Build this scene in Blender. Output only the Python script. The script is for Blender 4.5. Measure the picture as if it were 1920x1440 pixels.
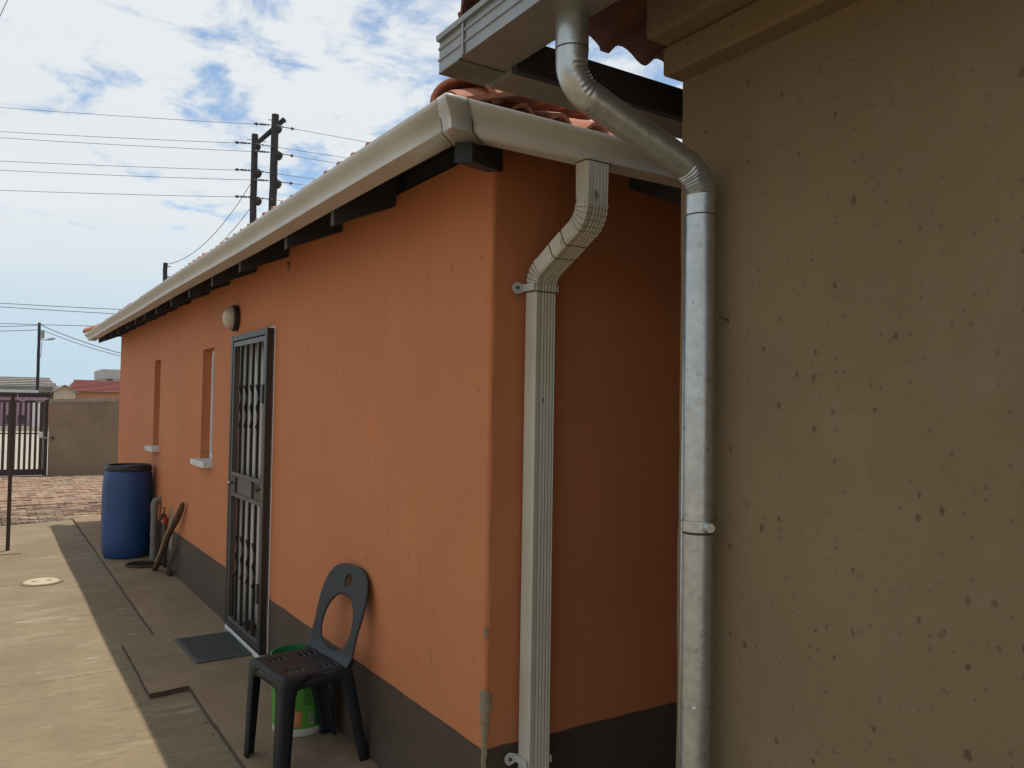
import bpy, bmesh, math, random
from mathutils import Vector, Matrix, noise
from mathutils.geometry import delaunay_2d_cdt
random.seed(7)
R = math.radians
S = bpy.context.scene
for o in list(bpy.data.objects): bpy.data.objects.remove(o)

# ------------------------------------------------------------------ camera
FPX = 1515.0                      # focal length in pixels of the 1920 px wide photograph
YAW, PITCH, ROLL = R(32.951), R(1.664), R(0.934)
CAM = Vector((0.0, 0.0, 1.6))
cam = bpy.data.cameras.new('camera'); co = bpy.data.objects.new('camera', cam); S.collection.objects.link(co)
cam.sensor_width = 36.0; cam.lens = 36.0*FPX/1920.0; cam.clip_start = 0.05; cam.clip_end = 3000
Fv = Vector((math.sin(YAW)*math.cos(PITCH), math.cos(YAW)*math.cos(PITCH), math.sin(PITCH)))
R0 = Vector((math.cos(YAW), -math.sin(YAW), 0)); U0 = R0.cross(Fv)
Rv = R0*math.cos(ROLL)+U0*math.sin(ROLL); Uv = -R0*math.sin(ROLL)+U0*math.cos(ROLL)
M = Matrix((Rv, Uv, -Fv)).transposed().to_4x4(); M.translation = CAM
co.matrix_world = M; S.camera = co
S.render.resolution_x = 1024; S.render.resolution_y = 768
def ray(x, y): return Fv + Rv*((x-960)/FPX) - Uv*((y-720)/FPX)
def onY(x, y, Y): d = ray(x, y); return CAM + d*(Y/d.y)
def dep(x, y, t): return CAM + ray(x, y)*t

# ------------------------------------------------------------------ world, sun, exposure
SUN = Vector((0.145, 0.15, 1.0)).normalized()
W = bpy.data.worlds.new('World'); S.world = W; W.use_nodes = True
nt = W.node_tree; N = nt.nodes; L = nt.links; N.clear()
def nd(t, **k):
    n = N.new(t)
    for a, v in k.items(): setattr(n, a, v)
    return n
sky = nd('ShaderNodeTexSky', sky_type='NISHITA'); sky.sun_disc = False
sky.sun_elevation = math.asin(SUN.z); sky.sun_rotation = math.atan2(SUN.x, SUN.y)
sky.air_density = 1.0; sky.dust_density = 0.6; sky.ozone_density = 1.0; sky.altitude = 1500
tc = nd('ShaderNodeTexCoord'); sp = nd('ShaderNodeSeparateXYZ'); L.new(tc.outputs['Generated'], sp.inputs[0])
za = nd('ShaderNodeMath', operation='MAXIMUM'); L.new(sp.outputs['Z'], za.inputs[0]); za.inputs[1].default_value = 0.0
zb = nd('ShaderNodeMath', operation='ADD'); L.new(za.outputs[0], zb.inputs[0]); zb.inputs[1].default_value = 0.16
dv = nd('ShaderNodeVectorMath', operation='SCALE'); L.new(tc.outputs['Generated'], dv.inputs[0])
iv = nd('ShaderNodeMath', operation='DIVIDE'); iv.inputs[0].default_value = 1.0; L.new(zb.outputs[0], iv.inputs[1]); L.new(iv.outputs[0], dv.inputs['Scale'])
off = nd('ShaderNodeVectorMath', operation='ADD'); L.new(dv.outputs[0], off.inputs[0]); off.inputs[1].default_value = (3.35, 1.1, 0)
n1 = nd('ShaderNodeTexNoise'); n1.inputs['Scale'].default_value = 4.2; n1.inputs['Detail'].default_value = 12; n1.inputs['Roughness'].default_value = 0.60; n1.inputs['Distortion'].default_value = 0.35
L.new(off.outputs[0], n1.inputs['Vector'])
n2 = nd('ShaderNodeTexNoise'); n2.inputs['Scale'].default_value = 1.1; n2.inputs['Detail'].default_value = 3
L.new(off.outputs[0], n2.inputs['Vector'])
ad = nd('ShaderNodeMath', operation='MULTIPLY_ADD'); L.new(n2.outputs['Fac'], ad.inputs[0]); ad.inputs[1].default_value = 0.55; nb_ = nd('ShaderNodeMath', operation='MULTIPLY_ADD'); L.new(n1.outputs['Fac'], nb_.inputs[0]); nb_.inputs[1].default_value = 1.25; nb_.inputs[2].default_value = -0.10; L.new(nb_.outputs[0], ad.inputs[2])
# a layer of even depth looks denser towards the horizon
th_ = nd('ShaderNodeMath', operation='MULTIPLY_ADD'); L.new(za.outputs[0], th_.inputs[0]); th_.inputs[1].default_value = -0.65; th_.inputs[2].default_value = 0.235
ad2 = nd('ShaderNodeMath', operation='ADD'); L.new(ad.outputs[0], ad2.inputs[0]); L.new(th_.outputs[0], ad2.inputs[1])
lim = nd('ShaderNodeMath', operation='MAXIMUM'); L.new(th_.outputs[0], lim.inputs[0]); lim.inputs[1].default_value = -0.04; L.new(lim.outputs[0], ad2.inputs[1])
cr = nd('ShaderNodeMapRange'); cr.interpolation_type = 'SMOOTHSTEP'; L.new(ad2.outputs[0], cr.inputs['Value'])
cr.inputs['From Min'].default_value = 0.60; cr.inputs['From Max'].default_value = 0.80; cr.inputs['To Min'].default_value = 0.18; cr.inputs['To Max'].default_value = 1.0
hz = nd('ShaderNodeMapRange'); L.new(sp.outputs['Z'], hz.inputs['Value']); hz.inputs['From Min'].default_value = 0.03; hz.inputs['From Max'].default_value = 0.14
hz.inputs['To Min'].default_value = 0.40; hz.inputs['To Max'].default_value = 0.97
cv = nd('ShaderNodeMath', operation='MULTIPLY'); L.new(cr.outputs[0], cv.inputs[0]); L.new(hz.outputs[0], cv.inputs[1])
n3 = nd('ShaderNodeTexNoise'); n3.inputs['Scale'].default_value = 1.3; n3.inputs['Detail'].default_value = 6; L.new(off.outputs[0], n3.inputs['Vector'])
cc = nd('ShaderNodeMixRGB'); cc.inputs[1].default_value = (5.8, 6.2, 6.5, 1); cc.inputs[2].default_value = (6.7, 6.85, 6.9, 1); L.new(n3.outputs['Fac'], cc.inputs[0])
mx = nd('ShaderNodeMixRGB'); L.new(cv.outputs[0], mx.inputs[0]); tn = nd('ShaderNodeMixRGB', blend_type='MULTIPLY'); tn.inputs[0].default_value = 1.0; L.new(sky.outputs[0], tn.inputs[1]); tn.inputs[2].default_value = (0.95, 1.16, 1.18, 1); L.new(tn.outputs[0], mx.inputs[1]); L.new(cc.outputs[0], mx.inputs[2])
hf = nd('ShaderNodeMapRange'); L.new(sp.outputs['Z'], hf.inputs['Value']); hf.inputs['From Min'].default_value = 0.02; hf.inputs['From Max'].default_value = 0.24; hf.inputs['To Min'].default_value = 0.9; hf.inputs['To Max'].default_value = 0.0; hf.interpolation_type = 'SMOOTHSTEP'
mh_ = nd('ShaderNodeMixRGB'); L.new(hf.outputs[0], mh_.inputs[0]); L.new(mx.outputs[0], mh_.inputs[1]); mh_.inputs[2].default_value = (4.1, 5.25, 6.1, 1)
bg = nd('ShaderNodeBackground'); bg.inputs['Strength'].default_value = 0.135; L.new(mh_.outputs[0], bg.inputs[0])
wo = nd('ShaderNodeOutputWorld'); L.new(bg.outputs[0], wo.inputs[0])
sl = bpy.data.lights.new('sun', 'SUN'); sl.energy = 4.1; sl.angle = R(0.6); sl.color = (1.0, 0.91, 0.78)
so = bpy.data.objects.new('sun', sl); S.collection.objects.link(so); so.location = (0, 0, 30)
so.rotation_euler = SUN.to_track_quat('Z', 'Y').to_euler()
S.view_settings.view_transform = 'Standard'; S.view_settings.look = 'None'; S.view_settings.gamma = 1; S.view_settings.exposure = -0.06
S.view_settings.use_curve_mapping = False
S.render.engine = 'CYCLES'; S.cycles.max_bounces = 8; S.cycles.diffuse_bounces = 5

# ------------------------------------------------------------------ materials
MATS = {}
def mat(name, col, col2=None, rough=0.8, metal=0.0, scale=4.0, bump=0.0, bscale=60.0, stretch=(1, 1, 1), spots=None, objrand=0.0, spec=0.3, grime=None, coat=0):
    """col/col2 mixed by noise, optional fine bump, dark 'spots' (scale, threshold, colour, stretch), per-object brightness spread."""
    m = bpy.data.materials.new(name); m.use_nodes = True; t = m.node_tree; n = t.nodes; l = t.links
    b = n['Principled BSDF']; b.inputs['Roughness'].default_value = rough; b.inputs['Metallic'].default_value = metal
    b.inputs['Specular IOR Level'].default_value = spec
    if coat: b.inputs['Coat Weight'].default_value = coat
    g = n.new('ShaderNodeNewGeometry'); mp = n.new('ShaderNodeMapping'); mp.inputs['Scale'].default_value = stretch
    l.new(g.outputs['Position'], mp.inputs[0])
    out = None
    c2 = col2 or tuple(c*0.8 for c in col)
    ns = n.new('ShaderNodeTexNoise'); ns.inputs['Scale'].default_value = scale; ns.inputs['Detail'].default_value = 8; ns.inputs['Roughness'].default_value = 0.6
    l.new(mp.outputs[0], ns.inputs['Vector'])
    rp = n.new('ShaderNodeMapRange'); rp.inputs['From Min'].default_value = 0.3; rp.inputs['From Max'].default_value = 0.7; l.new(ns.outputs['Fac'], rp.inputs['Value'])
    mi = n.new('ShaderNodeMixRGB'); mi.inputs[1].default_value = (*col, 1); mi.inputs[2].default_value = (*c2, 1); l.new(rp.outputs[0], mi.inputs[0])
    out = mi.outputs[0]
    for s in (spots or []):
        ss, th, sc, st = s[:4]
        mp2 = n.new('ShaderNodeMapping'); mp2.inputs['Scale'].default_value = st; l.new(g.outputs['Position'], mp2.inputs[0])
        flat = st[0] == 0
        if flat:
            sq = n.new('ShaderNodeSeparateXYZ'); l.new(mp2.outputs[0], sq.inputs[0]); mp2 = n.new('ShaderNodeCombineXYZ'); l.new(sq.outputs[1], mp2.inputs[0]); l.new(sq.outputs[2], mp2.inputs[1])
        wn = n.new('ShaderNodeTexNoise'); wn.inputs['Scale'].default_value = ss*1.7; wn.inputs['Detail'].default_value = 3; l.new(mp2.outputs[0], wn.inputs['Vector'])
        va = n.new('ShaderNodeVectorMath'); va.operation = 'MULTIPLY_ADD'; l.new(wn.outputs['Color'], va.inputs[0]); va.inputs[1].default_value = (0.35/ss,)*3; l.new(mp2.outputs[0], va.inputs[2])
        vo = n.new('ShaderNodeTexVoronoi'); vo.inputs['Scale'].default_value = ss; vo.voronoi_dimensions = '2D' if flat else '3D'; l.new(va.outputs[0], vo.inputs['Vector'])
        sz = n.new('ShaderNodeSeparateColor'); l.new(vo.outputs['Color'], sz.inputs[0])
        # every cell has its own spot size, most of them none
        pw = n.new('ShaderNodeMath'); pw.operation = 'POWER'; l.new(sz.outputs[0], pw.inputs[0]); pw.inputs[1].default_value = 4.0
        tm = n.new('ShaderNodeMath'); tm.operation = 'MULTIPLY'; l.new(pw.outputs[0], tm.inputs[0]); tm.inputs[1].default_value = th
        sb = n.new('ShaderNodeMath'); sb.operation = 'SUBTRACT'; l.new(tm.outputs[0], sb.inputs[0]); l.new(vo.outputs['Distance'], sb.inputs[1])
        rr = n.new('ShaderNodeMapRange'); rr.inputs['From Min'].default_value = -0.01; rr.inputs['From Max'].default_value = 0.05; l.new(sb.outputs[0], rr.inputs['Value'])
        rr.inputs['To Max'].default_value = s[4] if len(s) > 4 else 0.8
        mm = n.new('ShaderNodeMixRGB'); mm.inputs[2].default_value = (*sc, 1); l.new(rr.outputs[0], mm.inputs[0]); l.new(out, mm.inputs[1]); out = mm.outputs[0]
    if grime:   # large soft stains: (scale, colour, low, high, stretch)
        for gs, gc, lo, hi, st in grime:
            mp3 = n.new('ShaderNodeMapping'); mp3.inputs['Scale'].default_value = st; l.new(g.outputs['Position'], mp3.inputs[0])
            gn = n.new('ShaderNodeTexNoise'); gn.inputs['Scale'].default_value = gs; gn.inputs['Detail'].default_value = 6; gn.inputs['Roughness'].default_value = .65; gn.inputs['Distortion'].default_value = .4; l.new(mp3.outputs[0], gn.inputs['Vector'])
            gr = n.new('ShaderNodeMapRange'); gr.inputs['From Min'].default_value = lo; gr.inputs['From Max'].default_value = hi; gr.inputs['To Max'].default_value = 0.75; l.new(gn.outputs['Fac'], gr.inputs['Value'])
            gm = n.new('ShaderNodeMixRGB'); gm.inputs[2].default_value = (*gc, 1); l.new(gr.outputs[0], gm.inputs[0]); l.new(out, gm.inputs[1]); out = gm.outputs[0]
    if objrand:
        oi = n.new('ShaderNodeObjectInfo'); mr = n.new('ShaderNodeMapRange'); l.new(oi.outputs['Random'], mr.inputs['Value']); mr.inputs['To Min'].default_value = 1-objrand; mr.inputs['To Max'].default_value = 1+objrand
        hs = n.new('ShaderNodeHueSaturation'); l.new(mr.outputs[0], hs.inputs['Value']); l.new(out, hs.inputs['Color']); out = hs.outputs[0]
    l.new(out, b.inputs['Base Color'])
    if bump:
        bn = n.new('ShaderNodeTexNoise'); bn.inputs['Scale'].default_value = bscale; bn.inputs['Detail'].default_value = 6; l.new(mp.outputs[0], bn.inputs['Vector'])
        bp = n.new('ShaderNodeBump'); bp.inputs['Strength'].default_value = bump; bp.inputs['Distance'].default_value = 0.01; l.new(bn.outputs['Fac'], bp.inputs['Height']); l.new(bp.outputs[0], b.inputs['Normal'])
    MATS[name] = m; return m

mat('orange_plaster', (.53, .188, .075), (.48, .168, .068), rough=.75, scale=1.6, bump=.22, bscale=140,
    spots=[(9, .10, (.22, .09, .05), (0, 1, .5), .55), (22, .14, (.25, .10, .05), (0, 1, .7), .45)], grime=[(1.1, (.42, .17, .075), .5, .8, (1, 1, .35)), (.6, (.55, .215, .09), .5, .75, (1, 1, 1)), (7, (.44, .155, .062), .56, .78, (1, 1, .12)), (2.5, (.46, .19, .09), .58, .78, (1, 1, .6))])
mat('brown_paint', (.095, .066, .048), (.068, .047, .034), rough=.8, scale=3, bump=.25, bscale=90, spots=[(10, .12, (.2, .17, .14), (1, 1, 1), .5)])
mat('bare_cement', (.30, .24, .16), (.22, .17, .11), rough=.9, scale=30, bump=.6, bscale=90)
mat('tan_plaster', (.205, .148, .080), (.178, .125, .067), rough=.85, scale=1.3, bump=.35, bscale=110,
    spots=[(48, .20, (.085, .06, .038), (0, 1, .8), .6), (21, .155, (.06, .042, .028), (0, 1, .7), .7), (8, .05, (.06, .042, .027), (0, 1, .55), .7), (5, .12, (.225, .175, .115), (0, 1, .8), .3)],
    grime=[(1.4, (.165, .108, .06), .5, .75, (1, 1, .5)), (5, (.165, .12, .07), .54, .85, (1, 1, .14)), (2.3, (.225, .172, .105), .56, .8, (1, 1, .8)), (.7, (.17, .13, .078), .48, .68, (1, 1, 1))])
mat('concrete', (.235, .19, .122), (.185, .147, .092), rough=.9, scale=2.6, bump=.5, bscale=45, spots=[(3.0, .22, (.36, .33, .27), (1, 2.6, 1), .55), (30, .2, (.12, .09, .06), (1, 1, 1), .5)],
    grime=[(.8, (.165, .128, .082), .46, .68, (1, 1, 1)), (3, (.285, .24, .17), .54, .70, (.5, 2.0, 1)), (6, (.135, .10, .064), .58, .74, (.35, 2.2, 1)), (22, (.155, .122, .08), .50, .7, (.6, 1.6, 1)), (1.5, (.30, .26, .19), .60, .72, (.6, 1.5, 1))])
mat('apron_concrete', (.265, .197, .125), (.20, .145, .09), rough=.9, scale=2.6, bump=.45, bscale=60,
    grime=[(1.7, (.17, .115, .068), .50, .74, (1, 1, 1)), (4, (.32, .255, .18), .57, .76, (1, 1, 1)), (20, (.13, .10, .07), .55, .75, (1, 1, 1))])
mat('apron_edge', (.11, .075, .05), (.07, .048, .033), rough=.95, scale=9, bump=.7, bscale=60)
mat('dust', (.32, .25, .18), (.27, .21, .15), rough=.95, scale=.6, bump=.3, bscale=20)
mat('road', (.36, .32, .27), (.30, .26, .22), rough=.95, scale=.8)
mat('joint_sand', (.235, .20, .155), (.15, .125, .095), rough=.95, scale=11, bump=.9, bscale=30)
mat('brick_red', (.235, .15, .105), (.175, .11, .078), rough=.9, scale=6, bump=.4, bscale=40, objrand=.38)
mat('brick_buff', (.29, .215, .15), (.22, .16, .108), rough=.9, scale=6, bump=.4, bscale=40, objrand=.38)
mat('brick_grey', (.20, .15, .12), (.14, .105, .086), rough=.9, scale=6, bump=.4, bscale=40, objrand=.38)
mat('gutter_paint', (.54, .545, .51), (.48, .485, .45), rough=.42, scale=5, spec=.5, spots=[(14, .10, (.30, .24, .17), (1, 1, 1), .5)], grime=[(3, (.47, .43, .35), .55, .8, (1, 1, 1))])
mat('downpipe_paint', (.56, .545, .46), (.50, .48, .395), rough=.45, scale=6, spec=.5, spots=[(22, .30, (.16, .12, .07), (1, 1, .55), .8)], grime=[(3, (.36, .30, .21), .5, .8, (1, 1, .5))])
mat('seam_dark', (.09, .065, .045), (.06, .045, .03), rough=.9, scale=30)
mat('galvanised', (.52, .55, .54), (.38, .41, .41), rough=.32, metal=.8, scale=30, spec=.5, bump=.12, bscale=45, spots=[(70, .5, (.50, .52, .50), (1, 1, 1), .5), (40, .4, (.27, .29, .29), (1, 1, 1), .5)], grime=[(5, (.34, .33, .30), .5, .8, (1, 1, .4)), (8, (.36, .25, .15), .66, .8, (1, 1, .5))])
mat('galvanised_gutter', (.30, .31, .305), (.24, .25, .245), rough=.45, metal=.55, scale=9, spec=.5, grime=[(6, (.30, .23, .16), .56, .8, (1, 1, 1))])
mat('dark_timber', (.045, .048, .056), (.032, .034, .040), rough=.7, scale=5, stretch=(1, 1, 6), bump=.2, bscale=30)
mat('timber_end_lit', (.12, .105, .10), (.08, .07, .068), rough=.85, scale=14, bump=.3, bscale=60)  # paler than the rafter sides: open-sky light put into the colour
mat('roof_felt', (.05, .045, .045), (.03, .028, .03), rough=.9, scale=4)
mat('clay_tile', (.40, .165, .095), (.29, .11, .065), rough=.75, scale=7, bump=.3, bscale=50, objrand=.22, spots=[(14, .25, (.50, .36, .27), (1, 1, 1), .5)], grime=[(6, (.16, .09, .07), .58, .8, (1, 1, 1))])
mat('clay_tile_old', (.19, .08, .058), (.11, .05, .04), rough=.8, scale=7, bump=.3, bscale=50, objrand=.2)
mat('white_paint', (.72, .71, .68), (.64, .63, .60), rough=.5, scale=6)
mat('sill_paint', (.66, .65, .62), (.54, .53, .51), rough=.6, scale=9, bump=.15)
mat('steel_dark', (.040, .034, .030), (.028, .024, .021), rough=.42, metal=.2, scale=9, spec=.5)
mat('steel_grey', (.085, .080, .074), (.065, .060, .055), rough=.4, metal=.2, scale=9, spec=.5)
mat('steel_brown', (.075, .042, .030), (.05, .03, .022), rough=.5, scale=9)
mat('gate_brown', (.060, .045, .042), (.045, .034, .032), rough=.55, scale=5)
mat('wood_door', (.30, .15, .055), (.20, .095, .035), rough=.5, scale=3, stretch=(6, 6, .6))
mat('curtain', (.72, .70, .66), (.62, .60, .57), rough=.9, scale=8)
mat('interior', (.32, .22, .15), (.28, .19, .13), rough=.9)
mat('glass', (.03, .035, .04), (.02, .025, .03), rough=.06, spec=.8)
mat('globe', (.50, .44, .33), (.44, .38, .28), rough=.35, scale=5, spec=.5)
mat('black_plastic', (.018, .018, .019), (.012, .012, .013), rough=.45, spec=.5)
mat('chair_plastic', (.019, .022, .026), (.015, .018, .021), rough=.5, spec=.3, scale=5, bump=.04, bscale=120, spots=[(26, .10, (.05, .04, .03), (1, 1, 1), .2)])
mat('drum_blue', (.016, .066, .20), (.012, .048, .15), rough=.45, spec=.45, scale=3, bump=.05, bscale=50, grime=[(3, (.04, .07, .13), .6, .85, (1, 1, .4))])
mat('bucket_green', (.10, .36, .045), (.075, .29, .035), rough=.35, spec=.5, scale=6)
mat('bucket_rim_green', (.02, .20, .07), (.015, .16, .055), rough=.35, spec=.5)
mat('bucket_dark_green', (.03, .16, .03), (.025, .13, .025), rough=.4)
mat('bucket_white', (.60, .58, .52), (.52, .50, .44), rough=.45)
mat('label_orange', (.62, .20, .06), (.55, .17, .05), rough=.5)
mat('ink', (.015, .05, .02), (.012, .035, .015), rough=.6)
mat('ink_black', (.012, .012, .012), None, rough=.6)
mat('pvc_grey', (.20, .19, .17), (.14, .13, .115), rough=.6, scale=12, spots=[(20, .3, (.42, .40, .36), (1, 1, .5), .6)])
mat('stick_bark', (.13, .075, .04), (.07, .042, .025), rough=.9, scale=14, stretch=(1, 1, .3), bump=.6, bscale=50)
mat('stick_split', (.42, .30, .15), (.33, .22, .11), rough=.85, scale=20, stretch=(1, 1, .2))
mat('red_tape', (.55, .07, .035), (.45, .06, .03), rough=.5)
mat('rust', (.10, .06, .04), (.06, .04, .03), rough=.9, scale=30, bump=.4)
mat('mat_rubber', (.066, .070, .062), (.045, .048, .043), rough=.9, scale=25, bump=.8, bscale=180)
mat('mat_edge', (.10, .105, .098), (.075, .078, .072), rough=.85, scale=14)
mat('manhole_paint', (.46, .41, .30), (.36, .31, .22), rough=.85, scale=14, bump=.3)
mat('wall_render', (.26, .195, .135), (.205, .15, .10), rough=.9, scale=1.1, bump=.3, bscale=30, grime=[(1.2, (.155, .11, .072), .48, .72, (1, 1, .5)), (.9, (.31, .245, .175), .55, .75, (1, 1, 1)), (4, (.15, .11, .075), .55, .75, (1, 1, .25))])
mat('wall_cap', (.34, .30, .25), (.22, .19, .16), rough=.9, scale=8)
mat('pole_wood', (.050, .050, .054), (.032, .033, .037), rough=.85, scale=5, stretch=(1, 1, .25), bump=.5, bscale=14)
mat('wire', (.10, .10, .11), None, rough=.5, metal=.4)
mat('wire_white', (.6, .6, .6), None, rough=.5)
mat('roof_grey', (.30, .28, .26), (.22, .21, .20), rough=.85, scale=3, objrand=.05)
mat('roof_red', (.33, .125, .11), (.26, .095, .085), rough=.8, scale=3)
mat('wall_cream', (.50, .43, .33), (.45, .38, .29), rough=.9)
mat('wall_peach', (.48, .27, .17), (.43, .24, .15), rough=.9)
mat('wall_grey', (.42, .43, .44), (.36, .37, .38), rough=.9)
mat('wall_lilac', (.34, .22, .29), (.30, .19, .26), rough=.9)
mat('wall_white', (.66, .65, .66), (.58, .57, .58), rough=.9)
mat('roof_sheet', (.48, .50, .51), (.40, .42, .43), rough=.6)
mat('lamp_grey', (.30, .31, .32), None, rough=.5)
mat('dish', (.6, .6, .6), None, rough=.5)

# a hairline crack and the dirt line of the yard joint sit in the concrete itself
def add_crack(mname, pts):
    m = MATS[mname]; t = m.node_tree; n = t.nodes; l = t.links; b = n['Principled BSDF']
    src = b.inputs['Base Color'].links[0].from_socket
    g = n.new('ShaderNodeNewGeometry'); nz = n.new('ShaderNodeTexNoise'); nz.inputs['Scale'].default_value = 5; nz.inputs['Detail'].default_value = 5; l.new(g.outputs['Position'], nz.inputs['Vector'])
    sx = n.new('ShaderNodeSeparateXYZ'); l.new(g.outputs['Position'], sx.inputs[0])
    for y0, slope, w in pts:
        a = n.new('ShaderNodeMath'); a.operation = 'MULTIPLY_ADD'; l.new(sx.outputs['X'], a.inputs[0]); a.inputs[1].default_value = -slope; l.new(sx.outputs['Y'], a.inputs[2])
        b2 = n.new('ShaderNodeMath'); b2.operation = 'MULTIPLY_ADD'; l.new(nz.outputs['Fac'], b2.inputs[0]); b2.inputs[1].default_value = 0.16; l.new(a.outputs[0], b2.inputs[2])
        c = n.new('ShaderNodeMath'); c.operation = 'SUBTRACT'; l.new(b2.outputs[0], c.inputs[0]); c.inputs[1].default_value = y0+0.08
        d = n.new('ShaderNodeMath'); d.operation = 'ABSOLUTE'; l.new(c.outputs[0], d.inputs[0])
        e = n.new('ShaderNodeMapRange'); e.inputs['From Min'].default_value = w; e.inputs['From Max'].default_value = w*2.2; e.inputs['To Min'].default_value = .75; e.inputs['To Max'].default_value = 0; l.new(d.outputs[0], e.inputs['Value'])
        mm = n.new('ShaderNodeMixRGB'); mm.inputs[2].default_value = (.10, .075, .05, 1); l.new(e.outputs[0], mm.inputs[0]); l.new(src, mm.inputs[1]); src = mm.outputs[0]
    l.new(src, b.inputs['Base Color'])
add_crack('concrete', [(5.425, 0.0, .0035), (8.45, .1, .002), (3.2, .05, .003)])

# ------------------------------------------------------------------ helpers
COL = S.collection
class MB:
    def __init__(s): s.v = []; s.f = []
    def add(s, v, f):
        o = len(s.v); s.v += [tuple(p) for p in v]; s.f += [tuple(i+o for i in q) for q in f]; return s
    def box(s, x0, x1, y0, y1, z0, z1):
        v = [(x, y, z) for z in (z0, z1) for y in (y0, y1) for x in (x0, x1)]
        return s.add(v, [(0, 2, 3, 1), (4, 5, 7, 6), (0, 1, 5, 4), (2, 6, 7, 3), (0, 4, 6, 2), (1, 3, 7, 5)])
    def bar(s, p, q, w, h=None, up=(0, 0, 1)):
        """rectangular bar from p to q"""
        p = Vector(p); q = Vector(q); d = (q-p).normalized(); h = h or w; u = Vector(up)
        if abs(d.dot(u)) > .98: u = Vector((1, 0, 0))
        a = d.cross(u).normalized(); b = a.cross(d)
        v = [e+a*(i*w/2)+b*(j*h/2) for e in (p, q) for i, j in ((-1, -1), (1, -1), (1, 1), (-1, 1))]
        return s.add(v, [(3, 2, 1, 0), (4, 5, 6, 7), (0, 1, 5, 4), (1, 2, 6, 5), (2, 3, 7, 6), (3, 0, 4, 7)])
    def tube(s, pts, r, n=12, caps=True):
        """round tube along pts; r a number or a list"""
        pts = [Vector(p) for p in pts]; rs = r if isinstance(r, (list, tuple)) else [r]*len(pts)
        d = (pts[1]-pts[0]).normalized(); u = Vector((0, 0, 1)) if abs(d.z) < .95 else Vector((1, 0, 0))
        a = d.cross(u).normalized(); v = []
        for i, p in enumerate(pts):
            t = (pts[min(i+1, len(pts)-1)]-pts[max(i-1, 0)]).normalized()
            a = (a-t*a.dot(t)).normalized(); b = t.cross(a)
            v += [p+(a*math.cos(2*math.pi*k/n)+b*math.sin(2*math.pi*k/n))*rs[i] for k in range(n)]
        f = [(i*n+k, i*n+(k+1) % n, (i+1)*n+(k+1) % n, (i+1)*n+k) for i in range(len(pts)-1) for k in range(n)]
        if caps: f += [tuple(range(n))[::-1], tuple((len(pts)-1)*n+k for k in range(n))]
        return s.add(v, f)
    def lathe(s, prof, c, n=40, cap=True):
        """prof: (radius, z) from bottom to top about the vertical axis at c"""
        v = [(c[0]+r*math.cos(2*math.pi*k/n), c[1]+r*math.sin(2*math.pi*k/n), c[2]+z) for r, z in prof for k in range(n)]
        f = [(i*n+k, i*n+(k+1) % n, (i+1)*n+(k+1) % n, (i+1)*n+k) for i in range(len(prof)-1) for k in range(n)]
        if cap: f += [tuple(range(n))[::-1], tuple((len(prof)-1)*n+k for k in range(n))]
        return s.add(v, f)
    def mesh(s, name, m, smooth=False):
        me = bpy.data.meshes.new(name); me.from_pydata([tuple(v) for v in s.v], [], s.f)
        me.materials.append(MATS[m]); me.update()
        if smooth: me.polygons.foreach_set('use_smooth', [True]*len(me.polygons))
        return me
    def build(s, name, m, parent=None, smooth=False, bevel=0, auto=None, solid=0, sub=0, seg=2):
        o = bpy.data.objects.new(name, s.mesh(name, m, smooth or auto is not None)); COL.objects.link(o); attach(o, parent)
        if auto is not None:
            bm = bmesh.new(); bm.from_mesh(o.data); bmesh.ops.recalc_face_normals(bm, faces=bm.faces)
            for e in bm.edges: e.smooth = not (len(e.link_faces) == 2 and e.calc_face_angle(0) > R(auto))
            bm.to_mesh(o.data); bm.free()
        if solid: md = o.modifiers.new('solid', 'SOLIDIFY'); md.thickness = solid; md.offset = 0
        if bevel: md = o.modifiers.new('bevel', 'BEVEL'); md.width = bevel; md.segments = seg; md.limit_method = 'ANGLE'; md.angle_limit = R(40)
        if sub: md = o.modifiers.new('sub', 'SUBSURF'); md.levels = sub; md.render_levels = sub
        return o
ROOTLOC = {}
def world_of(o):
    """all parents here are unrotated: an Empty at a base, or a mesh written in world coordinates"""
    return ROOTLOC.get(o.name, Vector((0, 0, 0)))
def attach(o, parent):
    if parent is not None:
        o.parent = parent; o.matrix_parent_inverse = Matrix.Translation(-world_of(parent))
def tag(o, label=None, cat=None, group=None, kind=None):
    for k, v in (('label', label), ('category', cat), ('group', group), ('kind', kind)):
        if v: o[k] = v
    return o
def empty(name, loc, label, cat, group=None):
    o = bpy.data.objects.new(name, None); COL.objects.link(o); o.location = loc; ROOTLOC[o.name] = Vector(loc); o.empty_display_size = .1
    return tag(o, label, cat, group)
def inst(name, me, mw, parent):
    o = bpy.data.objects.new(name, me); COL.objects.link(o); attach(o, parent); o.matrix_basis = mw; return o
def inpoly(x, y, P):
    c = False; j = len(P)-1
    for i in range(len(P)):
        if (P[i][1] > y) != (P[j][1] > y) and x < (P[j][0]-P[i][0])*(y-P[i][1])/(P[j][1]-P[i][1])+P[i][0]: c = not c
        j = i
    return c
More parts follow.
